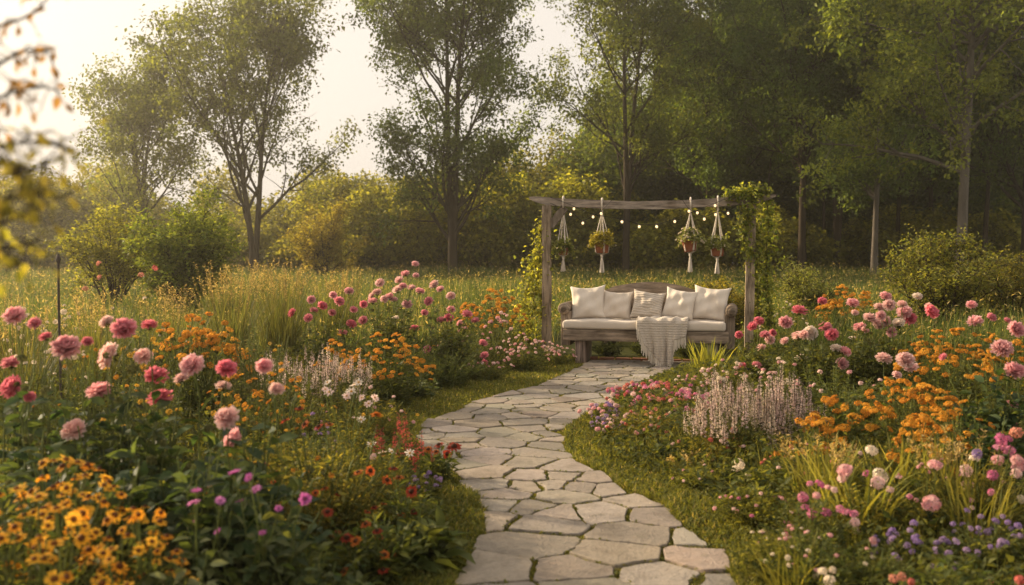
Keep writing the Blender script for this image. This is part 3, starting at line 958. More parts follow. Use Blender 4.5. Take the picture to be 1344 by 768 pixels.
pillow("ribbed striped oatmeal pillow tilted at the middle of the bench", .0, .41, rad(30), rad(7), rad(3), M_STRIPE, 3, ly=.0, T=.08)
pillow("plain cream pillow leaning sideways just above the knitted throw", .41, .415, rad(23), rad(9), rad(-4), M_LINEN2, 4, ly=.03)
pillow("large cream pillow with pointed corners against the armrest next to the vine-covered post", .80, .455, rad(21), rad(5), rad(-5), M_LINEN2, 5, ly=.05)

# knitted throw
def throw():
    r = np.random.default_rng(9)
    nu, nv = 62, 64
    u = np.linspace(0, 1, nu); v = np.linspace(0, 1, nv)
    U, W = np.meshgrid(u, v)
    ztop, yf = .583, -.385
    zb = np.interp(u, [0, .14, .34, .45, .66, .71, .76, 1], [.29, .21, .11, .035, .03, .16, .37, .40])
    Lhang = ztop - zb
    Ltop = .36
    tot = Ltop + Lhang
    sdist = W * tot[None]
    top_mask = sdist < Ltop
    # rounded corner of radius .05
    rc = .05
    yv = np.where(sdist < Ltop - rc, .02 - sdist * (.02 - yf - rc) / (Ltop - rc) , yf)
    ang = np.clip((sdist - (Ltop - rc)) / (rc * 1.57), 0, 1) * math.pi / 2
    yv = np.where(top_mask & (sdist < Ltop - rc), yv, yf + rc - rc * np.sin(ang) - 0.0)
    zv = np.where(sdist < Ltop - rc, ztop, ztop - rc + rc * np.cos(ang))
    hang = np.clip(sdist - (Ltop - rc) - rc * 1.57, 0, None)
    zv = zv - hang
    hk = np.clip(hang / .3, 0, 1)
    xv = -.10 + .64 * U + .11 * hk * (0.66 - U) * 1.5
    fold = .024 * np.sin(U * 17 + 1 + .6 * hk) + .014 * np.sin(U * 39 + 2) + .030 * np.exp(-((U - .66) / .05) ** 2) * hk
    yv = yv - (.012 + hk * .02) - fold * (.25 + .75 * hk)
    zv = zv + np.where(hang <= 0, .010 * np.sin(U * 23 + W * 8) + .012 * np.sin(U * 9 - W * 14) + .012, 0)
    zv = zv + .05 * np.clip(1 - sdist / .1, 0, 1) * (.5 + .5 * np.sin(U * 12))
    P = np.stack([xv, yv, zv], -1)
    ids = np.arange(nu * nv).reshape(nv, nu)
    q = np.stack([ids[:-1, :-1], ids[:-1, 1:], ids[1:, 1:], ids[1:, :-1]], -1).reshape(-1, 4)
    mb = MB(); mb.add(P.reshape(-1, 3), q[:, ::-1])
    root = thing("throw_blanket", "chunky knitted beige throw with fringe, draped over the bench seat edge", "blanket", (BX, BY, 0), BR)
    cl = mb.obj("cloth", M_KNIT, root)
    sd = cl.modifiers.new("thick", 'SOLIDIFY'); sd.thickness = .012; sd.offset = 1
    fm = MB()
    k = 150
    uu = np.linspace(0, nu - 1.001, k)
    base = np.stack([np.interp(uu, np.arange(nu), P[-1, :, a]) for a in range(3)], -1)
    base = np.concatenate([base, np.stack([np.interp(np.linspace(30, 63, 40), np.arange(nv), P[:, 0, a]) for a in range(3)], -1)])
    k = len(base)
    Ls = r.uniform(.08, .16, k); Ls = np.minimum(Ls, base[:, 2] - .006 + .02)
    t = np.linspace(0, 1, 5)
    C = base[:, None] + np.stack([r.normal(0, .010, (k, 1)) * t, r.normal(-.006, .01, (k, 1)) * t, -Ls[:, None] * t], -1)
    C[..., 2] = np.maximum(C[..., 2] + .015, .012)
    tubes(fm, C, .0048, 4, (1, 1, 1))
    fm.obj("fringe", M_CORD, root)
throw()

# ------------------------------------------------------------------ pergola, vines, planters, lights
def xyD(px, D): return gx(px, D)
PLx, PLy = gx(718, 14.15), 14.15
PRx, PRy = gx(985, 13.65), 13.65
pang = math.atan2(PRy - PLy, PRx - PLx)
mid = ((PLx + PRx) / 2, (PLy + PRy) / 2)
half = math.hypot(PRx - PLx, PRy - PLy) / 2
perg = thing("pergola", "rustic grey timber frame of two posts and one bowed beam behind the bench", "pergola", (mid[0], mid[1], 0), pang)
PM = Matrix.Translation((mid[0], mid[1], 0)) @ Matrix.Rotation(pang, 4, 'Z')
def beam_z(x):
    u = np.asarray(x) / half
    return 2.085 + .065 * np.clip(np.abs(u), 0, 1.4) ** 1.7
for s in (-1, 1):
    p = MB(); n = 14
    zz = np.linspace(-.02, float(beam_z(half)) - .058, n)
    rr = np.random.default_rng(70 + s)
    for face in (0,):
        w = .060 + rr.normal(0, .002, n); d = .058 + rr.normal(0, .002, n)
        dx = np.cumsum(rr.normal(0, .0025, n))
        V = np.stack([np.stack([s * half + dx + a * w, b_ * d, zz], -1) for a, b_ in ((-1, -1), (-.0, -1.06), (1, -1), (1.05, 0), (1, 1), (0, 1.05), (-1, 1), (-1.05, 0))], 1)
        ids = np.arange(n * 8).reshape(n, 8)
        q = np.stack([ids[:-1], np.roll(ids[:-1], -1, 1), np.roll(ids[1:], -1, 1), ids[1:]], -1).reshape(-1, 4)
        p.add(V.reshape(-1, 3), q, None, (.40, .33, .255))
    p.obj("post", M_POST, perg, smooth=False)
bm_ = MB(); n = 41
bxs = np.linspace(-half - .25, half + .33, n)
bz = beam_z(bxs)
endt = np.minimum(np.clip((bxs - bxs[0]) / .22, 0, 1), np.clip((bxs[-1] - bxs) / .22, 0, 1))
hh = .056 * (.28 + .72 * endt ** .7) * (1 + .05 * np.sin(bxs * 7))
zc = bz + .028 * (1 - endt)
rowsb = []
for (sy, sz) in ((-1, -1), (-1, 1), (1, 1), (1, -1)):
    rowsb.append(np.stack([bxs, np.full(n, sy * .045), zc + sz * hh], -1))
V = np.stack(rowsb, 1)
ids = np.arange(n * 4).reshape(n, 4)
q = np.stack([ids[:-1], ids[1:], np.roll(ids[1:], -1, 1), np.roll(ids[:-1], -1, 1)], -1).reshape(-1, 4)
bm_.add(V.reshape(-1, 3), q[:, ::-1], None, (.36, .315, .275)); bm_.poly(V[0], (.3, .27, .23)); bm_.poly(V[-1][::-1], (.3, .27, .23))
bm_.obj("beam", M_WOOD, perg, smooth=False)
br = MB()
box(br, (-.055, -.022, -.17), (.055, .022, .17), (.27, .235, .2), Matrix.Translation((-half + .15, .0, 1.93)) @ Matrix.Rotation(rad(38), 4, 'Y'), .006)
br.obj("brace", M_POST, perg, smooth=False)

def vine(name, label, curves, n_leaf, size, cols, seed, spread, hang=0.0, stemr=.007):
    """curves: list of lists of points (world); leaves gather round them"""
    r = np.random.default_rng(seed)
    o0 = Vector(curves[0][0][0]); root = thing(name, label, "vine", (o0.x, o0.y, 0))
    org = np.array([o0.x, o0.y, 0])
    sm_, lm = MB(), MB()
    K = 24
    allp, alls = [], []
    for (pts, wgt, spr) in [(c[0:], 1, spread) if not isinstance(c, tuple) else c for c in curves]:
        pts = np.array([list(p) for p in pts]) - org
        t = np.linspace(0, len(pts) - 1, K)
        c = np.stack([np.interp(t, np.arange(len(pts)), pts[:, a]) for a in range(3)], -1)
        for _ in range(2): c[1:-1] = (c[:-2] + c[1:-1] * 2 + c[2:]) / 4
        c = c + np.cumsum(r.normal(0, .008, c.shape), 0)
        tubes(sm_, c[None], (stemr * np.linspace(1.2, .4, K))[None], 4, (.09, .065, .035))
        m = int(n_leaf * wgt)
        q = r.random(m) * (K - 1.001); i = q.astype(int); f = (q - i)[:, None]
        p = c[i] * (1 - f) + c[i + 1] * f
        off = r.normal(0, 1, (m, 3)) * np.array([spr, spr * .8, spr])
        clump = .6 + .55 * np.sin(q * 1.9 + r.uniform(0, 6))[:, None]
        allp.append(p + off * np.clip(clump, .25, 1.3)); 
        # trailing shoots
        for _ in range(int(4 * wgt) + 1):
            s0 = c[r.integers(2, K)] + r.normal(0, spr * .6, 3)
            d = r.normal(0, 1, 3); d[2] = -.3 - abs(d[2]) * .6; d = d / np.linalg.norm(d)
            L = r.uniform(.12, .3); tt = np.linspace(0, 1, 6)[:, None]
            sh = s0 + d * L * tt + np.array([0, 0, -.10]) * tt ** 2
            tubes(sm_, sh[None], .002, 3, (.12, .12, .03))
            mm = 16; kk = r.random(mm)[:, None]
            allp.append(s0 + d * L * kk + np.array([0, 0, -.10]) * kk ** 2 + r.normal(0, .02, (mm, 3)))
    p = np.concatenate(allp); m = len(p)
    p[:, 2] = np.maximum(p[:, 2], .02)
    D = rand_dir(m, -1, .3, r)
    tone = 1 + .22 * np.sin(p[:, 0] * 9 + p[:, 2] * 7)[:, None]
    leaves(lm, p, D, size * r.uniform(.6, 1.3, m), .75, np.clip(pick(cols, m, .18, r) * tone, .004, 1), 'ov', r=r)
    sm_.obj("stem", M_LEAF, root); lm.obj("foliage", M_TREELEAF, root)
    return root
W = lambda lx, ly, z: PM @ Vector((lx, ly, z))
h_ = half
vine("climbing_vine", "yellow-green climbing vine spilling down the outer side of the post opposite the vine-topped one",
     [([W(-h_ - .08, .05, .02), W(-h_ - .10, .05, .7), W(-h_ - .07, .03, 1.4), W(-h_ - .06, .02, 2.0)], 1.0, .09),
      ([W(-h_ - .45, .10, .02), W(-h_ - .38, .08, .5), W(-h_ - .28, .05, 1.0), W(-h_ - .12, .03, 1.6)], 1.2, .11),
      ([W(-h_ - .30, .15, .02), W(-h_ - .24, .1, .6), W(-h_ - .16, .05, 1.2), W(-h_ - .10, .03, 1.75)], 1.0, .10)],
     620, .055, ((.085, .098, .02), (.20, .185, .036)), 81, .1)
vine("climbing_vine", "thick climbing vine crowning the post top and hanging down past the beam end",
     [([W(h_ + .10, .10, .02), W(h_ + .12, .06, .8), W(h_ + .08, .02, 1.5), W(h_ + .04, -.02, 2.2)], 1.1, .09),
      ([W(h_ - .33, 0, 2.22), W(h_ - .12, -.02, 2.26), W(h_ + .06, 0, 2.30), W(h_ + .27, 0, 2.27)], 1.1, .065),
      ([W(h_ + .02, -.03, 2.2), W(h_ - .06, -.10, 1.95), W(h_ - .10, -.12, 1.7), W(h_ - .03, -.10, 1.42)], .75, .06),
      ([W(h_ + .20, .02, 2.2), W(h_ + .24, .0, 1.8), W(h_ + .22, .02, 1.3), W(h_ + .24, .05, .75)], 1.1, .085),
      ([W(h_ + .28, .12, .02), W(h_ + .26, .1, .4), W(h_ + .20, .05, .8), W(h_ + .16, .02, 1.2)], .9, .09)],
     760, .055, ((.058, .080, .02), (.16, .155, .034)), 82, .1)

# ---- flower head meshes (built once, shared)
PET_R = [(0, .14), (.35, .44), (.70, .52), (.92, .42), (1, .20)]
def petal_template(cup=.18, curl=.1):
    v, tc = [], []
    for (y, w) in PET_R:
        z = curl * y * y
        v += [(-w, y, z + cup * w), (0, y, z), (w, y, z + cup * w)]
    q = []
    for i in range(len(PET_R) - 1):
        q += [(3 * i, 3 * i + 1, 3 * i + 4, 3 * i + 3), (3 * i + 1, 3 * i + 2, 3 * i + 5, 3 * i + 4)]
    return np.array(v), q
PT_V, PT_Q = petal_template(.22, .22)
PT_LOW = np.array([(-.1, 0, 0), (.1, 0, 0), (.5, .6, .06), (.28, 1, 0), (-.28, 1, 0), (-.5, .6, .06)])

def bloom_mesh(name, inner, outer, tipc, seed, flat=1.0):
    """double dahlia: rings of cupped petals, unit diameter, opens towards +Z"""
    r = np.random.default_rng(seed)
    mb = MB()
    rings = [(8, 5, .22, .10), (19, 8, .28, .115), (30, 10, .34, .125), (41, 13, .39, .13), (53, 15, .43, .135), (65, 17, .46, .14), (77, 18, .49, .145), (89, 18, .50, .145), (102, 16, .48, .14), (116, 13, .44, .14)]
    for k, (th, n, L, w) in enumerate(rings):
        az = np.arange(n) * 2 * math.pi / n + k * 1.7 + r.normal(0, .09, n)
        t = np.radians(th + r.normal(0, 5, n))
        d = np.stack([np.sin(t) * np.cos(az), np.sin(t) * np.sin(az), np.cos(t) * flat], -1)
        zn = np.stack([-np.cos(t) * np.cos(az), -np.cos(t) * np.sin(az), np.sin(t)], -1)
        M = frames(d, zn)
        Ls = L * r.uniform(.88, 1.1, n)
        sc = np.stack([np.full(n, w) * r.uniform(.85, 1.15, n), Ls, Ls], -1)
        f = k / (len(rings) - 1)
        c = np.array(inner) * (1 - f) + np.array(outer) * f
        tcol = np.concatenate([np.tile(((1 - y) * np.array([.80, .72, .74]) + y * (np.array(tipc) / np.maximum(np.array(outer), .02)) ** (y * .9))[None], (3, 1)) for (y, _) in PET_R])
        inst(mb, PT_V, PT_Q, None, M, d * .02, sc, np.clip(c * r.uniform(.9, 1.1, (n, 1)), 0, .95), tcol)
    # sepals
    n = 6; az = np.arange(n) * 6.283 / n
    d = np.stack([np.cos(az) * .8, np.sin(az) * .8, np.full(n, -.6)], -1)
    leaves(mb, np.tile([[0, 0, -.12]], (n, 1)), d, np.full(n, .3), .4, np.tile([[.07, .08, .02]], (n, 1)), r=r)
    return mb.mesh(name, M_PETAL)

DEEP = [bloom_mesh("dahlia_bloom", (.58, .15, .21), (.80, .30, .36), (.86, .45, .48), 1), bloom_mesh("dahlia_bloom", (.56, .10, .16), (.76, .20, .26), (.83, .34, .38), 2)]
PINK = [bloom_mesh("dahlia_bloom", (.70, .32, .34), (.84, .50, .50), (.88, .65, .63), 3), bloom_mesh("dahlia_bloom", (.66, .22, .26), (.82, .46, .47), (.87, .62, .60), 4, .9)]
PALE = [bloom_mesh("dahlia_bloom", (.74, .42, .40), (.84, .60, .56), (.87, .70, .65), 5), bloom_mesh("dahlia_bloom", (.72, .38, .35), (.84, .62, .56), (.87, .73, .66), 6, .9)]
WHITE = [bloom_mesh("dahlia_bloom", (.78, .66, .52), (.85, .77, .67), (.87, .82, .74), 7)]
KIND = {'d': DEEP, 'p': PINK, 'l': PALE, 'w': WHITE}

def daisy_mesh(name, col, eye, seed, n=12, droop=.25, rings=1, eyer=.20):
    r = np.random.default_rng(seed)
    mb = MB()
    for g in range(rings):
        az = np.arange(n) * 6.283 / n + r.normal(0, .08, n) + g * .26
        t = r.normal(0, .10, n) - droop + g * .25
        d = np.stack([np.cos(az) * np.cos(t), np.sin(az) * np.cos(t), np.sin(t)], -1)
        M = frames(d, np.tile([[0, 0, 1.]], (n, 1)))
        L = .5 * r.uniform(.85, 1.08, n) * (1 - .2 * g)
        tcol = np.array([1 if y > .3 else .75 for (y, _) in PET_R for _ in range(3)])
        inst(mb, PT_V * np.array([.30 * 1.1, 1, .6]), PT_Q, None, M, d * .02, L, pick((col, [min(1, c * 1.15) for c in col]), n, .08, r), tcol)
    # eye: low dome
    K = 10
    rr = np.array([1, .92, .6, .1]) * eyer; zz = np.array([-.05, .10, .20, .24]) * (eyer / .26)
    pts = [np.stack([np.cos(np.arange(K) * 6.283 / K) * a, np.sin(np.arange(K) * 6.283 / K) * a, np.full(K, z)], -1) for a, z in zip(rr, zz)]
    q = [(i * K + j, i * K + (j + 1) % K, (i + 1) * K + (j + 1) % K, (i + 1) * K + j) for i in range(3) for j in range(K)]
    mb.add(np.concatenate(pts), q, None, eye)
    return mb.mesh(name, M_PETAL)

def cluster_mesh(name, cols, seed, n=26, flat=.6, fl=.17, stalk=True, petals=5, eye=(.5, .35, .1)):
    """rounded head of many little florets, unit diameter, on fine stalks from the base at z=-.55"""
    r = np.random.default_rng(seed)
    mb = MB()
    i = np.arange(n) + .5
    ph = np.arccos(1 - i / n * 1.15); th = i * 2.39996
    d = np.stack([np.sin(ph) * np.cos(th), np.sin(ph) * np.sin(th), np.cos(ph)], -1)
    P = d * np.array([.44, .44, .44 * flat]) * r.uniform(.85, 1.08, (n, 1))
    nz = nrm(d * np.array([1, 1, 1.3]) + r.normal(0, .2, (n, 3)))
    pc = pick(cols, n, .12, r)
    for k in range(petals):
        a = k * 6.283 / petals
        ref = nrm(np.cross(nz, np.tile([[.3, .2, .9]], (n, 1))))
        w = np.cross(nz, ref)
        dd = ref * math.cos(a) + w * math.sin(a) + nz * .25
        leaves(mb, P, dd, fl * r.uniform(.8, 1.15, n), .75, pc, up=nz, r=r)
    if eye is not None:
        leaves(mb, P + nz * fl * .2 - ref * fl * .16, ref, np.full(n, fl * .32), .9, np.tile([eye], (n, 1)), up=nz, r=r)
    if stalk:
        m = min(n, 14); t = np.linspace(0, 1, 3)[None, :, None]
        C = np.array([0, 0, -.55])[None, None] * (1 - t) + P[:m, None] * t
        tubes(mb, C, .012, 3, (.08, .09, .025))
    return mb.mesh(name, M_PETAL)

def spike_mesh(name, cols, seed, n=60, rad_=.088, fl=.06):
    """upright flower spike, unit length from z=0"""
    r = np.random.default_rng(seed)
    mb = MB()
    z = np.sort(r.uniform(0.02, 1, n)) ** .95
    az = r.uniform(0, 6.283, n)
    k = (1 - .75 * z ** 2)
    out = np.stack([np.cos(az), np.sin(az), np.full(n, .35)], -1)
    P = np.stack([np.cos(az) * .02, np.sin(az) * .02, z], -1)
    leaves(mb, P, out, (rad_ * k) * r.uniform(.8, 1.2, n), .75, pick(cols, n, .15, r), r=r)
    P2 = P + out * (rad_ * k * .6)[:, None]
    leaves(mb, P2, rand_dir(n, -.3, .8, r), fl * k, .8, pick(cols, n, .15, r), r=r)
    t = np.linspace(0, 1, 4)
    tubes(mb, np.stack([0 * t, 0 * t, t], -1)[None], .012, 3, (.10, .085, .05))
    return mb.mesh(name, M_PETAL)

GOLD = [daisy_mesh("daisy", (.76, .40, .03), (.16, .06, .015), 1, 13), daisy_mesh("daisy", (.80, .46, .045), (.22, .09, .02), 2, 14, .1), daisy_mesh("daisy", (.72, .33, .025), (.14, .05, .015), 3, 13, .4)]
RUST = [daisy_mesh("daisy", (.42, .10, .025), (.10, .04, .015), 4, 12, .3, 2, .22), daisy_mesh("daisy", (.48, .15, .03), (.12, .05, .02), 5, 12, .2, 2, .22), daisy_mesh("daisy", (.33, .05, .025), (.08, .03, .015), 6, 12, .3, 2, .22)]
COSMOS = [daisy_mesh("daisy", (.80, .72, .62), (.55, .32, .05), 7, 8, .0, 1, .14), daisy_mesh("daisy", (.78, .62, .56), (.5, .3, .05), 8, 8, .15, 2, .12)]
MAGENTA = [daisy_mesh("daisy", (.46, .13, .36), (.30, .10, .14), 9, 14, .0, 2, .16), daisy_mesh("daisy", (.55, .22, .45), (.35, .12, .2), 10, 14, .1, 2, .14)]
ORANGE = [cluster_mesh("floret_cluster", ((.56, .25, .025), (.66, .34, .045)), 1, 30, .26, .15), cluster_mesh("floret_cluster", ((.60, .30, .03), (.70, .39, .06)), 2, 26, .22, .16), cluster_mesh("floret_cluster", ((.48, .19, .02), (.58, .26, .03)), 3, 24, .30, .15)]
YELLOW = [cluster_mesh("floret_cluster", ((.58, .34, .03), (.70, .44, .06)), 4, 22, .5)]
PHLOX = [cluster_mesh("floret_cluster", ((.70, .34, .38), (.80, .55, .52)), 5, 30, .75, .2), cluster_mesh("floret_cluster", ((.74, .50, .48), (.82, .66, .60)), 6, 26, .8, .2)]
HOTPINK = [cluster_mesh("floret_cluster", ((.52, .11, .27), (.66, .25, .38)), 7, 24, .75, .2), cluster_mesh("floret_cluster", ((.60, .16, .30), (.72, .34, .44)), 8, 22, .8, .2)]
CREAM = [cluster_mesh("floret_cluster", ((.74, .64, .48), (.82, .74, .60)), 9, 24, .75, .2)]
LILAC = [cluster_mesh("floret_cluster", ((.22, .14, .36), (.38, .26, .48)), 10, 20, .8, .2), cluster_mesh("floret_cluster", ((.30, .20, .40), (.46, .34, .50)), 11, 18, .8, .2)]
CORAL = [cluster_mesh("floret_cluster", ((.52, .10, .09), (.66, .20, .17)), 12, 24, .8, .2), cluster_mesh("floret_cluster", ((.60, .22, .15), (.72, .34, .24)), 13, 20, .8, .2)]
CRIMSON = [spike_mesh("flower_spike", ((.40, .075, .055), (.56, .15, .11)), 1, 40, .13, .09)]
SAGE = [spike_mesh("flower_spike", ((.56, .45, .42), (.76, .66, .56)), 2), spike_mesh("flower_spike", ((.52, .40, .40), (.70, .58, .50)), 3), spike_mesh("flower_spike", ((.60, .51, .42), (.78, .69, .56)), 4)]
BUDS = [cluster_mesh("bud", ((.10, .11, .035), (.14, .14, .045)), 14, 14, 1.0, .5, False, 3, None)]

def put(parent, mesh, loc, axis, size, name="flower", r=rng):
    o = bpy.data.objects.new(name, mesh)
    COL.objects.link(o)
    o.parent = parent
    o.rotation_mode = 'QUATERNION'
    q = Vector((0, 0, 1)).rotation_difference(Vector(axis).normalized())
    o.rotation_quaternion = q @ Quaternion((0, 0, 1), float(r.uniform(0, 6.28)))
    o.location = loc
    s = size if hasattr(size, '__len__') else (size, size, size)
    o.scale = s
    return o

# ---- hanging planters
def planter(label, px, pot_z, style, seed, tilt=0.0):
    r = np.random.default_rng(seed)
    # world point on the beam
    u = (px - 718) / (985 - 718)
    lx = -half + 2 * half * u
    c = W(lx, -.0, 0)
    root = thing("hanging_planter", label, "hanging planter", (c.x, c.y, 0), pang, "macrame planters hanging from the beam")
    zb = float(beam_z(lx))
    rt, rb, hgt = style['pot']
    pot = MB(); K = 22
    prof = [(rb * .2, 0), (rb * .92, 0), (rb, .006), (rt * .93, hgt * .78), (rt * .93 + .003, hgt * .79), (rt * 1.04, hgt * .80), (rt * 1.05, hgt), (rt * .95, hgt), (rt * .9, hgt * .85), (rt * .2, hgt * .84)]
    a = np.arange(K) * 6.283185 / K
    V = np.concatenate([np.stack([np.cos(a) * q, np.sin(a) * q, np.full(K, z)], -1) for q, z in prof])
    q = [(i * K + j, i * K + (j + 1) % K, (i + 1) * K + (j + 1) % K, (i + 1) * K + j) for i in range(len(prof) - 1) for j in range(K)]
    R = np.array(Matrix.Rotation(tilt, 3, 'Y'))
    pot.add(V @ R.T + np.array([0, 0, pot_z]), q)
    pot.obj("pot", M_TERRA, root)
    # cords: loop over the beam, four cords to the rim, round the pot to a knot, tassel below
    cm = MB(); ztop = zb - .085
    t = np.linspace(0, 1, 12)
    loop = np.stack([np.zeros(25), .062 * np.cos(np.linspace(-1.2, 4.34, 25)), zb + .005 + .078 * np.sin(np.linspace(-1.2, 4.34, 25))], -1)
    tubes(cm, loop[None], .013, 6, (1, 1, 1))
    tubes(cm, np.stack([np.zeros(4), np.zeros(4), np.linspace(zb - .06, ztop - .03, 4)], -1)[None], np.array([[.012, .017, .017, .011]]), 8, (1, 1, 1))
    zr = pot_z + hgt
    for k in range(4):
        ang = .5 + k * math.pi / 2 + r.normal(0, .08)
        e = np.array([math.cos(ang), math.sin(ang)])
        top_ = np.array([0, 0, ztop - .02])
        rim = np.array([*(e * (rt + .006)), zr])
        bot = np.array([*(e * (rb + .006)), pot_z + .01]); knot = np.array([0, 0, pot_z - .03])
        for off in (-.007, .007):
            sdv = np.array([-e[1], e[0], 0]) * off
            pts = np.concatenate([top_ + (rim - top_) * t[:, None], rim + (bot - rim) * t[1:, None], bot + (knot - bot) * t[1:, None]])
            pts = pts + sdv * np.concatenate([t, np.ones(11), 1 - t[1:]])[:, None]
            tubes(cm, pts[None], .0055, 5, (1, 1, 1))
    cm.obj("hanger", M_CORD, root)
    tm = MB()
    zk = pot_z - .03; zend = style['tassel']
    tubes(tm, np.array([[[0, 0, zk + .02], [0, 0, zk], [0, 0, zk - .03], [0, 0, zk - .04]]]), np.array([[.012, .02, .018, .012]]), 10, (1, 1, 1))
    n = 46; az = r.uniform(0, 6.28, n); rad2 = r.uniform(.1, 1, n) ** .5
    tt = np.linspace(0, 1, 6)
    rr_ = (.008 + .026 * tt ** .8)[None] * rad2[:, None]
    C = np.stack([np.cos(az)[:, None] * rr_, np.sin(az)[:, None] * rr_, (zk - .035) - (zk - .035 - zend) * tt[None] * r.uniform(.92, 1.03, (n, 1))], -1)
    tubes(tm, C, .0045, 4, (1, 1, 1))
    tm.obj("tassel", M_CORD, root)
    fm = MB()
    n = style['n']; base = np.array([0, 0, zr - .01])
    az = r.uniform(0, 6.28, n); sp = r.uniform(.2, 1, n) ** .7
    L = style['r'] * 1.12 * r.uniform(.6, 1.15, n)
    out = np.stack([np.cos(az) * sp, np.sin(az) * sp, 1.1 - sp * 1.0], -1)
    u = np.linspace(0, 1, 5)[None, :, None]
    drop = np.zeros((n, 1, 3)); drop[:, 0, 2] = -style['droop'] * sp ** 2 * L * r.uniform(.2, 1.0, n)
    C = base + out[:, None] * L[:, None, None] * u + drop * u ** 2
    tubes(fm, C, .0018, 3, (.08, .09, .03))
    m = n * style['lv'] * 3; si = r.integers(0, n, m); uu = r.uniform(.15, 1, m); f = uu * 4; i = np.minimum(f.astype(int), 3); fr = (f - i)[:, None]
    P = C[si, i] * (1 - fr) + C[si, i + 1] * fr + r.normal(0, .008, (m, 3))
    leaves(fm, P, rand_dir(m, -.5, .8, r), 1.35 * style['ls'] * r.uniform(.7, 1.3, m), style['lw'], pick(style['cols'], m, .18, r), r=r)
    fo = fm.obj("foliage", M_TREELEAF, root)
    k = style['fl']
    ids = r.choice(n, k, replace=k > n)
    for s in ids:
        p = C[s, 4] + r.normal(0, .006, 3)
        put(fo, CREAM[0] if style.get('white', True) else PHLOX[1], p, nrm(p - base + np.array([0, -.05, .1])), style.get('fs', .026) * r.uniform(.8, 1.25), "flower", r)
dk = ((.075, .09, .045), (.17, .17, .085)); lg = ((.09, .09, .025), (.22, .18, .05))
planter("macrame planter hanging nearest the braced post, its dark pot hidden by rounded dark foliage", 740, 1.39, dict(pot=(.085, .06, .11), tassel=1.16, n=170, r=.17, droop=1.1, lv=9, ls=.032, lw=.4, cols=((.06, .075, .03), (.15, .15, .06)), fl=12, fs=.018), 91)
planter("macrame planter in a terracotta pot with pale fern fronds trailing to one side", 792, 1.42, dict(pot=(.105, .085, .155), tassel=1.15, n=120, r=.21, droop=.65, lv=10, ls=.036, lw=.35, cols=lg, fl=14, fs=.02), 92)
planter("macrame planter with a tilted terracotta pot and a spray of small white flowers", 908, 1.44, dict(pot=(.108, .075, .185), tassel=1.16, n=120, r=.19, droop=.5, lv=9, ls=.034, lw=.4, cols=dk, fl=46, fs=.032), 93, rad(-7))
planter("macrame planter beside the vine-topped post, terracotta pot under bushy pale green foliage", 943, 1.38, dict(pot=(.100, .080, .145), tassel=1.14, n=170, r=.17, droop=.5, lv=9, ls=.033, lw=.42, cols=((.09, .105, .045), (.20, .20, .09)), fl=22, fs=.02), 94)

# ---- string lights
lights = thing("string_lights", "string of small warm lit bulbs swagged under the pergola beam", "string lights", (mid[0], mid[1], 0), 0)
def lD(px): return np.interp(px, [718, 985], [14.03, 13.53])
strands = [[(722, 262), (754, 274), (777, 285), (818, 291), (839, 298), (862, 298), (885, 291), (916, 279), (938, 270), (968, 258)],
           [(722, 270), (750, 281), (764, 295), (790, 280), (803, 266)],
           [(896, 266), (903, 277), (925, 289), (939, 281), (955, 281), (978, 266)]]
wm = MB(); bl = []
for st in strands:
    P = np.array([list(at(p[0], p[1], float(lD(p[0])))) for p in st]) - np.array([mid[0], mid[1], 0])
    t = np.linspace(0, len(P) - 1, (len(P) - 1) * 6 + 1)
    c = np.stack([np.interp(t, np.arange(len(P)), P[:, a]) for a in range(3)], -1)
    for _ in range(3): c[1:-1] = (c[:-2] + 2 * c[1:-1] + c[2:]) / 4
    c[:, 2] += .034
    tubes(wm, c[None], .0035, 4, (1, 1, 1))
    for k in range(1, len(P) - 1): bl.append(c[k * 6])
wm.obj("wire", M_WIRE, lights)
bulb = MB(); soc = MB()
a = np.arange(12) * 6.283185 / 12
prof = [(.003, -.044), (.011, -.041), (.0165, -.032), (.017, -.023), (.0135, -.011), (.009, -.004), (.009, 0)]
bulb.add(np.concatenate([np.stack([np.cos(a) * q, np.sin(a) * q, np.full(12, z)], -1) for q, z in prof]), [(i * 12 + j, i * 12 + (j + 1) % 12, (i + 1) * 12 + (j + 1) % 12, (i + 1) * 12 + j) for i in range(6) for j in range(12)])
tubes(soc, np.array([[[0, 0, -.008], [0, 0, .004], [0, 0, .016], [0, 0, .018]]]), np.array([[.011, .011, .010, .003]]), 10, (1, 1, 1), cap=True)
bme, sme = bulb.mesh("bulb", M_BULB), soc.mesh("socket", M_SOCKET)
for p in bl:
    o = bpy.data.objects.new("bulb", bme); COL.objects.link(o); o.parent = lights; o.location = (p[0], p[1], p[2] - .012)
    s = bpy.data.objects.new("socket", sme); COL.objects.link(s); s.parent = o

# ---- stake in the left bed
st = thing("garden_stake", "thin dark metal garden stake standing among the dahlias and grass", "stake", (gx(75, 8.0), 8.0, 0))
m_ = MB(); tubes(m_, np.array([[[0, 0, -.02], [.004, 0, .5], [.002, 0, 1.0], [.006, 0, 1.40]]]), .0105, 8, (1, 1, 1), cap=True); m_.obj("rod", M_STAKE, st)
m_ = MB(); tubes(m_, np.array([[[.006, 0, 1.39], [.006, 0, 1.40], [.006, 0, 1.425], [.006, 0, 1.45], [.006, 0, 1.47]]]), np.array([[.006, .014, .02, .014, .003]]), 10, (1, 1, 1), cap=True); m_.obj("finial", M_STAKE, st)

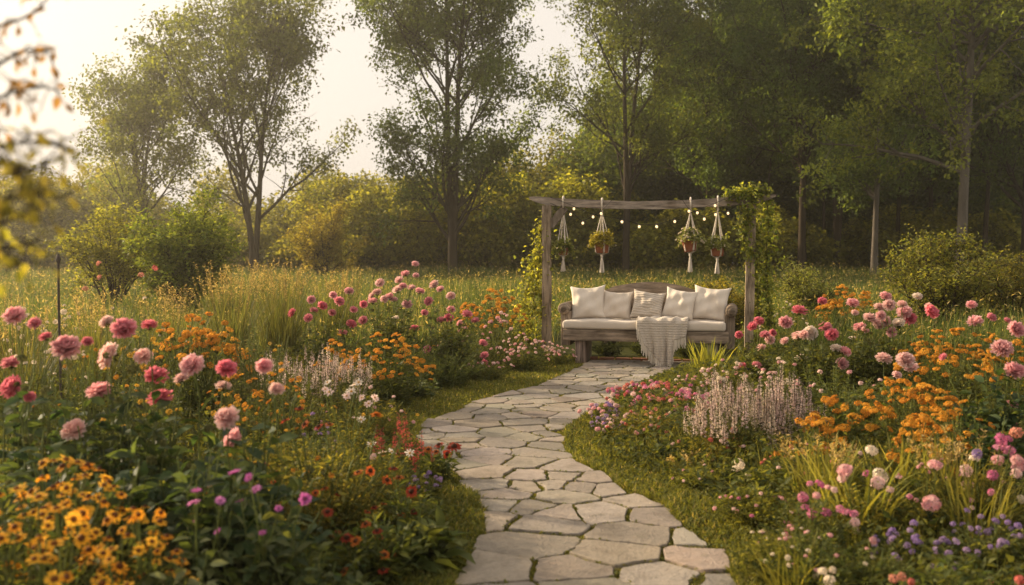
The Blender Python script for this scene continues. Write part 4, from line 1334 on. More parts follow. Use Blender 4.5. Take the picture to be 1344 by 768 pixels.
# ---- young tree close to the camera, its branches reach into the picture
def near_tree():
    r = np.random.default_rng(101)
    base = Vector((-2.05, 2.15, 0))
    root = thing("young_tree", "young tree close by whose blurred leafy branches reach in above the pink dahlias", "tree", base)
    org = np.array(base)
    tb, lb = MB(), MB()
    def crv(pts, K=14):
        pts = np.array([list(p) for p in pts]) - org
        t = np.linspace(0, len(pts) - 1, K)
        c = np.stack([np.interp(t, np.arange(len(pts)), pts[:, a]) for a in range(3)], -1)
        for _ in range(2): c[1:-1] = (c[:-2] + 2 * c[1:-1] + c[2:]) / 4
        return c
    trunk = crv([base + Vector((0, 0, -.02)), base + Vector((.05, 0, .9)), base + Vector((.12, .05, 1.8)), base + Vector((.12, .1, 2.9))])
    tubes(tb, trunk[None], np.linspace(.04, .015, 14)[None], 8, (1, 1, 1))
    P = lambda lx, z, y=.05: base + Vector((lx, y, z))
    twigs = [
        ([P(.11, 2.0), at(-120, 60, 2.1), at(-20, 40, 2.1), at(50, 20, 2.1), at(75, -25, 2.15)], 30, 1, .045),
        ([P(.11, 2.05), at(-90, -30, 2.0), at(-10, -60, 2.05), at(60, -50, 2.1)], 22, 1, .05),
        ([P(.11, 1.7), at(-120, 130, 2.0), at(-20, 100, 2.0), at(30, 62, 2.05), at(55, 70, 2.1), at(74, 62, 2.1)], 34, 1, .05),
        ([P(.10, 1.6), at(-140, 190, 1.9), at(-40, 150, 1.95), at(10, 120, 2.0), at(55, 112, 2.0), at(80, 120, 2.0)], 46, 1, .07),
        ([P(.10, 1.55), at(-140, 240, 1.8), at(-40, 205, 1.8), at(20, 185, 1.85), at(60, 185, 1.85), at(95, 200, 1.9)], 130, 2, .09),
        ([P(.10, 1.5), at(-120, 270, 1.7), at(-30, 240, 1.7), at(30, 225, 1.75), at(70, 212, 1.8)], 130, 2, .10),
        ([P(.10, 1.4), at(-120, 300, 1.7), at(-40, 280, 1.7), at(10, 262, 1.75), at(55, 255, 1.8)], 110, 2, .10),
        ([P(.08, 1.25), at(-120, 330, 1.9), at(0, 295, 1.95), at(50, 275, 2.0), at(108, 244, 2.05)], 36, 3, .05),
        ([P(.07, 1.15), at(-110, 350, 1.9), at(0, 326, 1.95), at(30, 322, 2.0), at(48, 316, 2.0)], 60, 3, .07),
        ([P(.06, 1.1), at(-130, 380, 1.7), at(-50, 350, 1.7), at(-5, 340, 1.75), at(25, 350, 1.75)], 70, 3, .08)]
    for (pts, n, kind, spr) in twigs:
        c = crv(pts)
        tubes(tb, c[None], np.linspace(.006, .0015, 14)[None], 5, (1, 1, 1))
        n = int(n * (.62 if kind == 1 else .36))
        t = r.uniform(.42, 1, n) * 13; i = np.minimum(t.astype(int), 12); f = (t - i)[:, None]
        p0 = c[i] * (1 - f) + c[i + 1] * f
        d = rand_dir(n, -.9, .5, r); p = p0 + d * r.uniform(.2, 1, (n, 1)) * spr
        mid_ = (p0 + p) / 2 + np.array([0, 0, .01])
        tubes(tb, np.stack([p0, mid_, p], 1), .0014, 3, (1, 1, 1))
        cols = {1: ((.12, .075, .04), (.20, .12, .06)), 2: ((.10, .10, .025), (.20, .17, .04)), 3: ((.11, .12, .02), (.22, .20, .034))}[kind]
        leaves(lb, p, nrm(d * .6 + r.normal(0, .4, (n, 3)) + np.array([0, 0, -.5])), r.uniform(.020, .036, n), .58, pick(cols, n, .15, r), 'ov', r=r)
    tb.obj("trunk", M_BARK, root); lb.obj("crown", M_THINLEAF, root)
near_tree()

# ------------------------------------------------------------------ garden plants
LEAFSTYLE = {  # kind, size, width ratio, leaves per stem, colours
    'dahlia':  ('ov', .115, .60, 16, ((.020, .040, .015), (.056, .074, .027))),
    'dahlia_far': ('ov', .085, .55, 16, ((.038, .052, .015), (.095, .098, .028))),
    'lance':   ('dia', .075, .30, 18, ((.030, .046, .014), (.085, .092, .024))),
    'fine':    ('dia', .050, .16, 34, ((.062, .070, .018), (.185, .16, .038))),
    'soft':    ('dia', .042, .38, 26, ((.042, .055, .016), (.115, .112, .030))),
    'silver':  ('dia', .040, .24, 26, ((.085, .088, .050), (.17, .16, .085))),
    'broad':   ('ov', .16, .42, 9, ((.030, .046, .014), (.080, .090, .024))),
    'zinnia':  ('ov', .085, .50, 14, ((.030, .048, .016), (.080, .088, .030))),
}
def plant(name, cat, label, px, D, top, r, ns, leaf, heads=None, n=0, size=.05, at_px=None, group=None, seed=None, seedless=True, tilt=.5, fname="flower", hvar=.25, lmul=1.0, low=.55, stemc=(.07, .085, .025), cols=None, dD=.25, ext=0, extheads=None, extsize=.05):
    """one plant: stems fan up from its root, leaves along them, flower heads as parts at the stem tips"""
    g = np.random.default_rng(seed if seed is not None else abs(hash_(label)) % 100000)
    x = gx(px, D); H = max(.12, at(px, top, D).z)
    root = thing(name, label, cat, (x, D, 0), 0, group)
    kind, ls, lw, lpn, lc = LEAFSTYLE[leaf]
    if cols: lc = cols
    # free stems
    rho = np.sqrt(g.random(ns)); az = g.uniform(0, 6.28, ns)
    tip = np.stack([rho * r * np.cos(az), rho * r * .85 * np.sin(az), H * (1 - (1 - low) * rho ** 2.2) * g.uniform(1 - hvar, 1.0, ns)], -1)
    fl_tip, fl_size, fl_mesh = [], [], []
    if at_px:
        for (bx, by, bd, bk) in at_px:
            dd = D + g.uniform(-dD, dD)
            p = np.array(at(bx, by, dd)) - np.array([x, D, 0])
            fl_tip.append(p); fl_size.append(max(bd, 8) * dd / F)
            fl_mesh.append(KIND[bk][int(g.integers(len(KIND[bk])))] if isinstance(bk, str) else bk[int(g.integers(len(bk)))])
    if n:
        order = g.permutation(ns)
        for k in range(n):
            t = tip[order[k % ns]].copy()
            if k >= ns: t = t + g.normal(0, .05, 3) * np.array([1, 1, .7])
            fl_tip.append(t + np.array([0, 0, size * .2])); fl_size.append(size * g.uniform(.75, 1.2)); fl_mesh.append(heads[int(g.integers(len(heads)))])
    extra = np.array(fl_tip[:len(at_px)]) if at_px else np.zeros((0, 3))
    tips = np.concatenate([tip * np.array([1, 1, .93 if at_px else 1]), extra])
    m = len(tips)
    b0 = tips * np.array([.30, .30, 0]); b0[:, :2] += g.normal(0, r * .10, (m, 2))
    u = np.linspace(0, 1, 6)[None, :, None]
    C = b0[:, None] + (tips - b0)[:, None] * np.concatenate([u ** 1.35, u ** 1.35, u ** .92], -1)
    C[:, 1:-1] += g.normal(0, .012 * H, (m, 4, 3))
    mb = MB()
    sr = .0028 + .0022 * H
    tubes(mb, C, (sr * np.linspace(1.2, .55, 6))[None], 4, pick((stemc, [c * 1.5 for c in stemc]), m, .1, g))
    cnt = int(lpn * lmul)
    q = m * cnt
    si = np.repeat(np.arange(m), cnt)
    uu = g.uniform(.06, .93, q)
    isx = si >= ns
    uu = np.where(isx, uu * .80, uu)
    f = uu * 5; i = np.minimum(f.astype(int), 4); fr = (f - i)[:, None]
    P = C[si, i] * (1 - fr) + C[si, i + 1] * fr
    a = g.uniform(0, 6.28, q); el = g.normal(.30, .35, q)
    Dv = np.stack([np.cos(a) * np.cos(el), np.sin(a) * np.cos(el), np.sin(el)], -1)
    sz = ls * g.uniform(.6, 1.25, q) * (1.1 - .45 * uu)
    tone = np.repeat(g.normal(1, .12, m), cnt)[:, None]
    P = P + Dv * (sz * .25)[:, None]
    leaves(mb, P, Dv, sz, lw, np.clip(pick(lc, q, .16, g) * tone, .004, 1), kind, r=g)
    mb.obj("foliage", M_LEAF, root)
    org = np.array([x, D, 0])
    for p, s, me_ in zip(fl_tip, fl_size, fl_mesh):
        out = p * np.array([1, 1, 0]); ln = np.linalg.norm(out)
        axis = np.array([0, 0, 1.]) + (out / max(ln, .05)) * min(ln / max(r, .1), 1) * tilt + g.normal(0, .32, 3) + np.array([-.12, -.42, 0]) * (1 if at_px else .6)
        nm = "flower_spike" if me_.name.startswith("flower_spike") else "bud" if me_.name.startswith("bud") else fname
        if nm == "flower_spike":
            axis = np.array([0, 0, 1.]) + g.normal(0, .06, 3) + out * .25
            ss = (1, 1, 1); L = s * g.uniform(.75, 1.2); w = L * .9
            put(root, me_, p - np.array([0, 0, L * .45]), axis, (w, w, L), nm, g)
        else:
            put(root, me_, p, axis, s, nm, g)
    return root

def hash_(s):
    h = 7
    for ch in s: h = (h * 131 + ord(ch)) % 1000003
    return h

def grass_clump(name, cat, label, px, D, top, r, n, w, cols, lean=(.1, .55), segs=4, plumes=0, seed=0, group=None):
    g = np.random.default_rng(seed + 500)
    x = gx(px, D); H = max(.1, at(px, top, D).z)
    root = thing(name, label, cat, (x, D, 0), 0, group)
    mb = MB()
    a = g.uniform(0, 6.28, n); rr = r * .45 * np.sqrt(g.random(n))
    B = np.stack([rr * np.cos(a), rr * np.sin(a), np.zeros(n)], -1)
    L = H * g.uniform(.55, 1.12, n)
    az = a + g.normal(0, .6, n)
    blades(mb, B, L, g.uniform(*lean, n), az, w * g.uniform(.7, 1.3, n), pick(cols, n, .15, g), segs, 1.2)
    mb.obj("foliage", M_GRASS, root)
    if plumes:
        pm = MB()
        a = g.uniform(0, 6.28, plumes); rr = r * .8 * np.sqrt(g.random(plumes))
        tip = np.stack([rr * np.cos(a), rr * np.sin(a), H * g.uniform(.85, 1.12, plumes)], -1)
        u = np.linspace(0, 1, 5)[None, :, None]
        C = tip[:, None] * np.concatenate([.35 + .65 * u ** 1.5, .35 + .65 * u ** 1.5, u], -1)
        tubes(pm, C, .0018, 3, (.16, .13, .05))
        k = 24; q = plumes * k; si = np.repeat(np.arange(plumes), k); uu = g.uniform(.78, 1, q)
        f = uu * 4; i = np.minimum(f.astype(int), 3); fr = (f - i)[:, None]
        P = C[si, i] * (1 - fr) + C[si, i + 1] * fr + g.normal(0, .007, (q, 3))
        leaves(pm, P, rand_dir(q, .2, 1, g), .028 * g.uniform(.6, 1.3, q), .3, pick(((.22, .17, .08), (.38, .29, .15)), q, .12, g), r=g)
        pm.obj("seed_heads", M_GRASS, root)
    return root

DG = "pink dahlia plants"
def dahl(*a, **k):
    if 'at_px' in k:
        k.setdefault('heads', BUDS); k.setdefault('n', 3); k.setdefault('size', .034)
    return plant("dahlia", "dahlia", *a, **k)

# ---- near left: dahlias
dahl("dahlia with a round coral-pink bloom on top, leftmost of those behind the heleniums", 25, 4.75, 440, .32, 10, 'dahlia', group=DG,
     at_px=[(20, 416, 29, 'p'), (46, 425, 18, 'd'), (14, 478, 25, 'd'), (17, 509, 32, 'd'), (39, 522, 16, 'd')], lmul=1.2)
dahl("dahlia with a wide pink double bloom beside the garden stake", 88, 4.7, 470, .30, 10, 'dahlia', group=DG,
     at_px=[(60, 443, 17, 'd'), (87, 458, 38, 'p'), (115, 449, 15, 'd'), (98, 566, 34, 'l')], lmul=1.2)
dahl("dahlia with one deep pink bloom held above a large pale pink bloom", 150, 4.7, 455, .30, 10, 'dahlia', group=DG,
     at_px=[(163, 433, 33, 'd'), (140, 423, 19, 'l'), (145, 467, 37, 'l'), (131, 516, 34, 'p'), (175, 486, 15, BUDS)], lmul=1.2)
dahl("dahlia with an open deep pink bloom showing its centre, below a flattened pink one", 205, 4.7, 465, .28, 9, 'dahlia', group=DG,
     at_px=[(196, 428, 21, 'd'), (189, 469, 25, 'l'), (205, 495, 31, 'd'), (211, 524, 33, 'd'), (238, 498, 20, 'l')], lmul=1.2)
dahl("dahlia with small pink blooms near the orange coreopsis mound, dark leaves below", 275, 4.85, 485, .28, 9, 'dahlia', group=DG,
     at_px=[(253, 481, 32, 'p'), (297, 485, 27, 'd'), (293, 508, 21, 'l')], lmul=1.2)
dahl("dahlia with two large pale pink blooms stacked one above the other", 325, 4.4, 500, .28, 9, 'dahlia', group=DG,
     at_px=[(299, 550, 33, 'l'), (308, 577, 34, 'p'), (347, 482, 23, 'p'), (363, 512, 21, 'l')], lmul=1.2)
# leafy dahlia growth without flowers in front
for px, D, top, lab in [(40, 4.2, 545, "flowerless dark leafy dahlia growth right behind the heleniums at the garden's corner"),
                        (150, 4.1, 560, "flowerless dark dahlia leaves below the large pale pink single bloom"),
                        (250, 4.0, 555, "flowerless dark broad dahlia leaves beneath the open deep pink bloom"),
                        (330, 4.0, 610, "flowerless dahlia leaves under the pair of stacked pale pink blooms")]:
    dahl(lab, px, D, top, .36, 18, 'dahlia', group="flowerless dahlia foliage", lmul=1.5)

# ---- near left: heleniums and companions
hel = lambda *a, **k: plant("helenium", "helenium", *a, **k)
hel("big mound of yellow-orange heleniums with brown eyes, nearest the garden's corner", 30, 3.3, 640, .40, 96, 'lance', GOLD, 100, .053, lmul=.7, hvar=.28, low=.45, tilt=.7)
hel("crest of yellow-orange heleniums standing highest at the back of the big mound", 70, 3.75, 608, .38, 98, 'lance', GOLD, 100, .052, lmul=.7, hvar=.22, low=.62, tilt=.7)
hel("smaller clump of yellow-orange heleniums on the path side of the big helenium mound", 170, 3.4, 662, .24, 60, 'lance', GOLD, 64, .045, lmul=.8, hvar=.3, low=.5, tilt=.7)
hel("few yellow heleniums low in the leaves below the smaller clump", 150, 3.05, 705, .14, 10, 'lance', GOLD, 9, .046, lmul=1.0, hvar=.3)
hel("few small yellow heleniums among the magenta zinnias' leaves", 265, 4.1, 622, .10, 12, 'lance', GOLD, 11, .036, lmul=.9)
zin = lambda *a, **k: plant("zinnia", "zinnia", *a, **k)
Mz = MAGENTA
zin("broad-leaved zinnia with flat magenta flowers beside the smaller helenium clump", 268, 3.75, 640, .26, 16, 'zinnia', at_px=[(254, 660, 17, Mz), (252, 689, 16, Mz), (258, 645, 16, Mz), (278, 634, 16, Mz), (289, 657, 15, Mz), (286, 698, 12, Mz)], lmul=1.5)
zin("broad-leaved zinnia with magenta flowers below the stacked pale pink dahlias", 335, 3.85, 632, .28, 18, 'zinnia', at_px=[(307, 621, 18, Mz), (314, 660, 16, Mz), (336, 642, 17, Mz), (400, 655, 18, Mz), (327, 627, 14, Mz), (366, 668, 12, Mz), (345, 700, 12, Mz)], lmul=1.5)
plant("leafy_perennial", "leafy plant", "flowerless dark leafy plant at the front edge between zinnias and rusty heleniums", 385, 3.7, 690, .30, 22, 'zinnia', lmul=1.5)
plant("leafy_perennial", "leafy plant", "flowerless plant with pale green leaves in front of the smaller helenium clump", 235, 3.35, 715, .20, 16, 'zinnia', cols=((.06, .075, .03), (.15, .16, .075)), lmul=1.3)
Rz = RUST
hel("rusty orange helenium with round faded heads, lowest by the path's near end", 480, 4.4, 655, .30, 24, 'lance', at_px=[(430, 672, 17, Rz), (441, 700, 15, Rz), (455, 706, 18, Rz), (467, 710, 17, Rz), (480, 688, 15, Rz), (495, 697, 15, Rz), (513, 730, 18, Rz), (505, 728, 15, Rz), (473, 752, 18, Rz), (465, 738, 16, Rz), (503, 748, 17, Rz), (490, 715, 17, Rz), (452, 750, 14, Rz), (497, 704, 14, Rz)], lmul=1.4)
hel("rusty helenium with brick-red heads beside the lilac flowers at the path edge", 530, 5.1, 620, .22, 18, 'lance', at_px=[(523, 627, 16, Rz), (540, 645, 17, Rz), (527, 678, 12, Rz), (543, 671, 13, Rz), (517, 703, 13, Rz), (495, 703, 12, Rz), (516, 615, 14, Rz)], lmul=1.4)
hel("scattered rusty orange heleniums above the zinnias, mixed into the feathery golden foliage", 415, 5.0, 545, .36, 26, 'lance', at_px=[(347, 611, 14, Rz), (374, 552, 14, Rz), (393, 536, 14, Rz), (400, 557, 15, Rz), (418, 560, 14, Rz), (432, 557, 13, Rz), (494, 544, 15, Rz), (470, 620, 14, Rz), (486, 618, 15, Rz), (508, 630, 15, Rz), (445, 648, 12, Rz), (426, 641, 12, Rz)], cols=((.06, .07, .018), (.16, .14, .034)), lmul=1.2)
hel("small brick-red helenium leaning out over the flagstones", 578, 6.5, 580, .13, 10, 'lance', at_px=[(576, 584, 15, Rz), (596, 586, 20, Rz), (562, 590, 13, Rz), (572, 593, 12, Rz), (587, 596, 13, Rz)], lmul=.9)
plant("feathery_perennial", "feathery plant", "feathery golden-green fine-leaved mound behind the rusty heleniums", 395, 5.6, 548, .40, 70, 'fine', lmul=1.2, hvar=.35)
plant("feathery_perennial", "feathery plant", "feathery fine-leaved mound between the white cosmos and the red sage", 470, 5.5, 560, .34, 60, 'fine', lmul=1.2, hvar=.35)
plant("cosmos", "cosmos", "white cosmos in a loose group above the feathery foliage", 458, 6.3, 520, .26, 16, 'fine', at_px=[(430, 502, 11, COSMOS), (432, 515, 15, COSMOS), (427, 511, 11, COSMOS), (466, 505, 15, COSMOS), (461, 514, 14, COSMOS), (471, 502, 13, COSMOS), (475, 522, 11, COSMOS), (492, 522, 11, COSMOS), (484, 530, 13, COSMOS), (467, 549, 14, COSMOS), (474, 551, 12, COSMOS), (455, 520, 12, COSMOS), (493, 525, 10, COSMOS)], lmul=.9)
plant("cosmos", "cosmos", "pale pink cosmos in the front of the red sage, just off the path", 505, 5.6, 590, .22, 14, 'fine', at_px=[(487, 583, 13, COSMOS), (502, 594, 13, COSMOS), (514, 593, 12, COSMOS), (538, 595, 13, COSMOS), (490, 600, 10, PHLOX), (460, 625, 11, COSMOS)], lmul=1.1)
plant("red_sage", "sage", "crimson red sage spikes standing at the path bend", 518, 6.0, 540, .16, 12, 'soft', CRIMSON, 15, .17, lmul=.8, hvar=.4)
plant("lilac_aster", "aster", "small lilac-blue asters low at the lawn edge by the red heads", 558, 5.9, 618, .12, 18, 'soft', LILAC, 20, .03, lmul=.8, hvar=.45)
plant("lilac_aster", "aster", "sparse lilac flowers behind the scattered rusty heleniums", 415, 6.0, 535, .12, 12, 'soft', LILAC, 10, .026, lmul=.8)
plant("broad_leaf_plant", "leafy plant", "strap-leaved flowerless plant at the lawn edge by the path's near end", 545, 4.75, 690, .24, 22, 'broad', lmul=1.0, cols=((.05, .07, .018), (.11, .12, .03)))
plant("broad_leaf_plant", "leafy plant", "round-leaved plant at the lawn edge below the phlox drift", 548, 9.9, 492, .28, 20, 'zinnia', lmul=1.4)

# ---- middle left
cor = lambda *a, **k: plant("coreopsis", "coreopsis", *a, **k)
cor("mounded orange-yellow coreopsis behind the pink dahlias, beside the tall grass", 252, 8.3, 402, .48, 96, 'lance', ORANGE, 100, .074, lmul=.8, hvar=.3, low=.5)
cor("thin yellow coreopsis behind the two deep pink dahlia blooms", 172, 7.6, 402, .22, 16, 'fine', YELLOW, 16, .05, lmul=.8, hvar=.4)
cor("small orange coreopsis in front of the pale lilac sage", 362, 6.9, 472, .24, 26, 'soft', ORANGE, 26, .042, lmul=.8, hvar=.4)
cor("wide drift of orange coreopsis in front of the central dahlia bush", 505, 9.4, 436, .48, 84, 'lance', ORANGE, 88, .062, lmul=.8, hvar=.35, low=.5)
cor("orange coreopsis spilling toward the pale lilac sage, next to the wide orange drift", 445, 9.9, 436, .26, 32, 'lance', ORANGE, 32, .06, lmul=.8, hvar=.4)
cor("far orange coreopsis mound between the central dahlia bush and the vine on the post", 645, 13.6, 376, .52, 80, 'lance', ORANGE, 84, .075, lmul=.9, hvar=.35)
sg = lambda *a, **k: plant("pale_sage", "sage", *a, **k)
sg("soft pale lilac sage spikes in front of the tall grasses", 400, 8.8, 462, .46, 60, 'silver', SAGE, 62, .20, lmul=.8, hvar=.35)
sg("greyish sage with pale spikes, next to the wide drift of orange coreopsis", 452, 8.7, 468, .30, 36, 'silver', SAGE, 36, .19, lmul=.8, hvar=.35)
plant("artemisia", "artemisia", "silvery feathery artemisia mound beside the orange coreopsis mound", 335, 8.0, 415, .40, 60, 'silver', lmul=1.6, hvar=.4)

CB = 'dahlia_far'
dahl("tall dahlia bush with deep pink blooms on its grass side, middle of the garden", 425, 11.5, 412, .42, 26, CB, group=DG, at_px=[(384, 411, 13, 'd'), (409, 394, 12, 'p'), (405, 418, 13, 'd'), (423, 402, 14, 'd'), (436, 411, 11, 'd'), (437, 388, 11, 'p'), (445, 396, 14, 'd'), (458, 383, 13, 'p'), (464, 407, 11, 'd'), (461, 426, 14, 'd'), (450, 437, 12, 'd'), (477, 400, 11, 'd'), (412, 408, 11, 'd')], lmul=1.4)
dahl("tallest dahlia bush crowned with pale pink blooms in the middle of the garden", 512, 11.6, 388, .48, 34, CB, group=DG, at_px=[(489, 396, 13, 'p'), (477, 421, 13, 'd'), (499, 372, 13, 'l'), (495, 384, 13, 'l'), (488, 389, 11, 'l'), (524, 368, 12, 'l'), (532, 360, 12, 'p'), (522, 381, 15, 'l'), (511, 390, 13, 'p'), (505, 393, 12, 'l'), (517, 394, 11, 'p'), (534, 400, 14, 'p'), (551, 383, 13, 'p'), (519, 420, 12, 'w'), (544, 432, 13, 'd'), (557, 411, 10, 'd'), (545, 347, 10, 'p'), (546, 362, 9, 'p'), (540, 378, 11, 'l'), (529, 376, 11, 'p')], lmul=1.5)
dahl("dahlia bush with pink and deep pink blooms on the path side of the tallest bush", 590, 11.4, 398, .44, 30, CB, group=DG, at_px=[(570, 374, 14, 'l'), (563, 396, 13, 'd'), (592, 389, 13, 'l'), (579, 421, 13, 'd'), (589, 418, 13, 'd'), (592, 407, 12, 'p'), (613, 413, 14, 'd'), (624, 421, 11, 'd'), (634, 451, 12, 'd'), (561, 459, 12, 'd'), (636, 467, 12, 'd'), (636, 476, 9, 'd'), (604, 425, 10, 'p'), (578, 380, 11, 'p')], lmul=1.5)
plant("leafy_perennial", "leafy plant", "flowerless dark green mound at the foot of the tallest dahlia bush", 585, 10.7, 452, .46, 46, 'soft', lmul=1.3, cols=((.028, .042, .012), (.07, .078, .02)))
ph = lambda *a, **k: plant("phlox", "phlox", *a, **k)
ph("drift of small pale pink phlox between the dahlia bush and the bench", 690, 12.2, 438, .46, 60, 'soft', PHLOX, 62, .040, lmul=1.0, hvar=.45)
ph("small white-pink phlox beside the bench leg", 735, 12.75, 450, .22, 24, 'soft', PHLOX, 22, .036, lmul=1.0, hvar=.45)
ph("low white-pink phlox at the lawn edge under the dahlia bush", 640, 11.3, 470, .32, 36, 'soft', PHLOX, 22, .034, lmul=1.1, hvar=.45)
ph("pale phlox in front of the far orange coreopsis mound", 655, 12.9, 402, .25, 20, 'soft', PHLOX, 14, .05, lmul=1.0)
gc = lambda *a, **k: grass_clump("grass_clump", "ornamental grass", *a, **k)
GC = ((.046, .060, .019), (.12, .12, .040))
gc("tall feathery grass clump in front of the rounded meadow bush", 300, 11.8, 358, .55, 420, .007, GC, plumes=60, seed=1)
gc("tall feathery grass clump beside the dahlia bush's deep pink blooms", 368, 12.6, 352, .60, 460, .007, GC, plumes=70, seed=2)
gc("feathery grass clump behind the tallest dahlia bush", 440, 14.2, 362, .55, 360, .008, GC, plumes=50, seed=3)
gc("grass clump behind the mounded orange coreopsis", 225, 11.0, 385, .5, 320, .007, GC, plumes=40, seed=4)
gc("grass clump next to the garden stake", 115, 9.5, 392, .45, 300, .007, ((.05, .062, .018), (.13, .125, .034)), plumes=34, seed=5)
gc("grass clump behind the coral-pink dahlia at the picture's edge", 15, 8.4, 400, .45, 300, .007, ((.05, .06, .018), (.13, .12, .034)), plumes=30, seed=6)
plant("white_yarrow", "yarrow", "creamy flat-headed yarrow behind the garden stake", 45, 9.0, 385, .5, 50, 'soft', CREAM, 30, .05, lmul=1.0, hvar=.5)
plant("poppy", "poppy", "thin red poppies standing in the meadow in front of the yellow-green sapling bush", 150, 13.5, 372, .5, 12, 'fine', at_px=[(131, 364, 7, CORAL), (185, 361, 8, CORAL), (130, 346, 6, CORAL), (112, 379, 7, CORAL), (203, 352, 6, CORAL)], lmul=.6, dD=.4)

# ---- right side: near the bench and path edge
gc("upright clump of yellow-green sword leaves growing in front of the bench", 930, 10.7, 442, .32, 90, .022, ((.10, .115, .02), (.24, .23, .045)), lean=(.08, .5), seed=7)
ph("low mix of small pink flowers at the path's inner bend", 855, 9.2, 498, .44, 84, 'soft', PHLOX + CORAL + HOTPINK, 84, .044, lmul=1.0, hvar=.5)
plant("lilac_aster", "aster", "low lilac flowers at the very edge of the lawn by the inner bend", 800, 8.5, 528, .26, 44, 'soft', LILAC + PHLOX, 46, .040, lmul=1.0, hvar=.5)
plant("pink_yarrow", "yarrow", "coral-pink yarrow in front of the sword-leaved clump", 885, 8.5, 503, .40, 66, 'soft', CORAL + HOTPINK + PHLOX, 64, .044, lmul=1.0, hvar=.5)
plant("pink_yarrow", "yarrow", "pale dusty-pink yarrow in the middle of the path bed, behind the coral-pink yarrow", 920, 9.6, 482, .30, 34, 'soft', PHLOX + CREAM, 34, .042, lmul=1.0, hvar=.45)
plant("feathery_perennial", "feathery plant", "fine yellow-green mound spilling on the lawn in front of the big lilac sage", 850, 7.8, 535, .40, 100, 'fine', PHLOX + CREAM + CORAL, 34, .034, lmul=1.0, hvar=.4, cols=((.095, .09, .022), (.21, .175, .042)))
plant("broad_leaf_plant", "leafy plant", "dark low broad-leaved plant tucked under the pale sage at the lawn", 895, 7.1, 598, .22, 20, 'zinnia', lmul=1.4)
sg("big pale lilac sage bush with dense upright spikes beside the path bed's sword-leaved clump", 968, 6.95, 514, .36, 96, 'silver', SAGE, 100, .23, lmul=.7, hvar=.35, low=.5, cols=((.05, .058, .026), (.12, .115, .05)))
sg("pale lilac sage next to the orange yarrow, its tallest spike leaning up", 1035, 7.0, 508, .22, 56, 'silver', SAGE, 58, .24, lmul=.7, hvar=.35, low=.5, cols=((.05, .058, .026), (.12, .115, .05)))
plant("white_phlox", "phlox", "few cream-white flowers on thin stems at the lawn in front of the lilac sage", 978, 6.3, 606, .20, 16, 'lance', at_px=[(970, 607, 13, CREAM), (968, 616, 14, CREAM), (961, 628, 16, CREAM), (973, 611, 10, CREAM), (1043, 611, 10, CORAL), (982, 625, 9, CREAM)], lmul=1.2)
plant("leafy_perennial", "leafy plant", "yellow-green leafy plant at the lawn edge in front of the lilac sage", 1030, 6.0, 606, .30, 30, 'lance', lmul=1.3, cols=((.05, .065, .016), (.14, .14, .035)))

dahl("dahlia with a row of deep pink blooms next to the bench's rolled arm", 990, 10.2, 440, .32, 20, CB, group=DG, at_px=[(988, 429, 14, 'd'), (996, 422, 14, 'd'), (970, 440, 11, 'd'), (1004, 440, 14, 'd'), (1010, 446, 14, 'l'), (993, 480, 13, 'd'), (1001, 482, 12, 'd'), (975, 480, 9, 'd'), (999, 457, 13, 'l'), (1014, 437, 10, 'd')], lmul=1.3)
dahl("dahlia with a coral bloom above pink and creamy white ones, beyond the lilac sage", 1060, 9.5, 425, .44, 30, CB, group=DG, at_px=[(1079, 396, 13, 'd'), (1049, 409, 20, 'd'), (1031, 424, 19, 'p'), (1083, 430, 17, 'd'), (1092, 440, 18, 'd'), (1063, 438, 20, 'w'), (1048, 442, 18, 'l'), (1097, 458, 15, 'w'), (1109, 462, 16, 'p'), (1105, 478, 17, 'p'), (1051, 472, 17, 'w'), (1055, 440, 14, 'l'), (1030, 448, 12, 'l')], lmul=1.4)
dahl("dahlia with pale blooms between the coral dahlia and the tall pale pink group", 1128, 9.8, 415, .34, 24, CB, group=DG, at_px=[(1119, 399, 17, 'p'), (1122, 411, 10, 'l'), (1128, 431, 19, 'p'), (1118, 446, 12, 'w'), (1141, 418, 17, 'l'), (1150, 424, 14, 'l'), (1135, 434, 11, 'p')], lmul=1.4)
dahl("tall dahlia crowded with pale pink and white blooms above the orange yarrow bank", 1182, 9.8, 402, .42, 30, CB, group=DG, at_px=[(1162, 390, 16, 'p'), (1167, 401, 17, 'l'), (1154, 404, 15, 'l'), (1184, 400, 14, 'l'), (1204, 390, 13, 'w'), (1187, 411, 20, 'p'), (1162, 423, 17, 'l'), (1179, 425, 17, 'w'), (1194, 419, 18, 'd'), (1222, 410, 20, 'd'), (1156, 415, 14, 'p'), (1218, 401, 9, 'l'), (1154, 428, 14, 'l'), (1170, 436, 14, 'p')], lmul=1.3)
dahl("dahlia with two large pale pink blooms facing out over the orange yarrow", 1172, 7.7, 480, .30, 18, CB, group=DG, at_px=[(1160, 472, 22, 'l'), (1188, 474, 24, 'l'), (1195, 483, 19, 'l'), (1177, 493, 13, 'l')], lmul=1.5)
dahl("dahlia with large ruffled pink blooms at the picture's edge, above dark leaves", 1318, 6.6, 460, .30, 16, 'dahlia', group=DG, at_px=[(1333, 433, 23, 'p'), (1315, 459, 28, 'p'), (1331, 488, 27, 'p'), (1329, 531, 15, 'p'), (1238, 469, 11, 'd'), (1338, 561, 16, 'd')], lmul=1.4)
dahl("dahlia with small pink and salmon blooms behind the orange yarrow, far from the bench", 1285, 9.4, 420, .30, 18, CB, group=DG, at_px=[(1275, 401, 14, 'p'), (1280, 423, 20, 'p'), (1301, 417, 13, 'd'), (1322, 421, 10, 'd')], lmul=1.3)
dahl("flowerless dark dahlia leaves at the picture's edge under the ruffled pink blooms", 1300, 5.9, 540, .36, 18, 'dahlia', group="flowerless dahlia foliage", lmul=1.5)
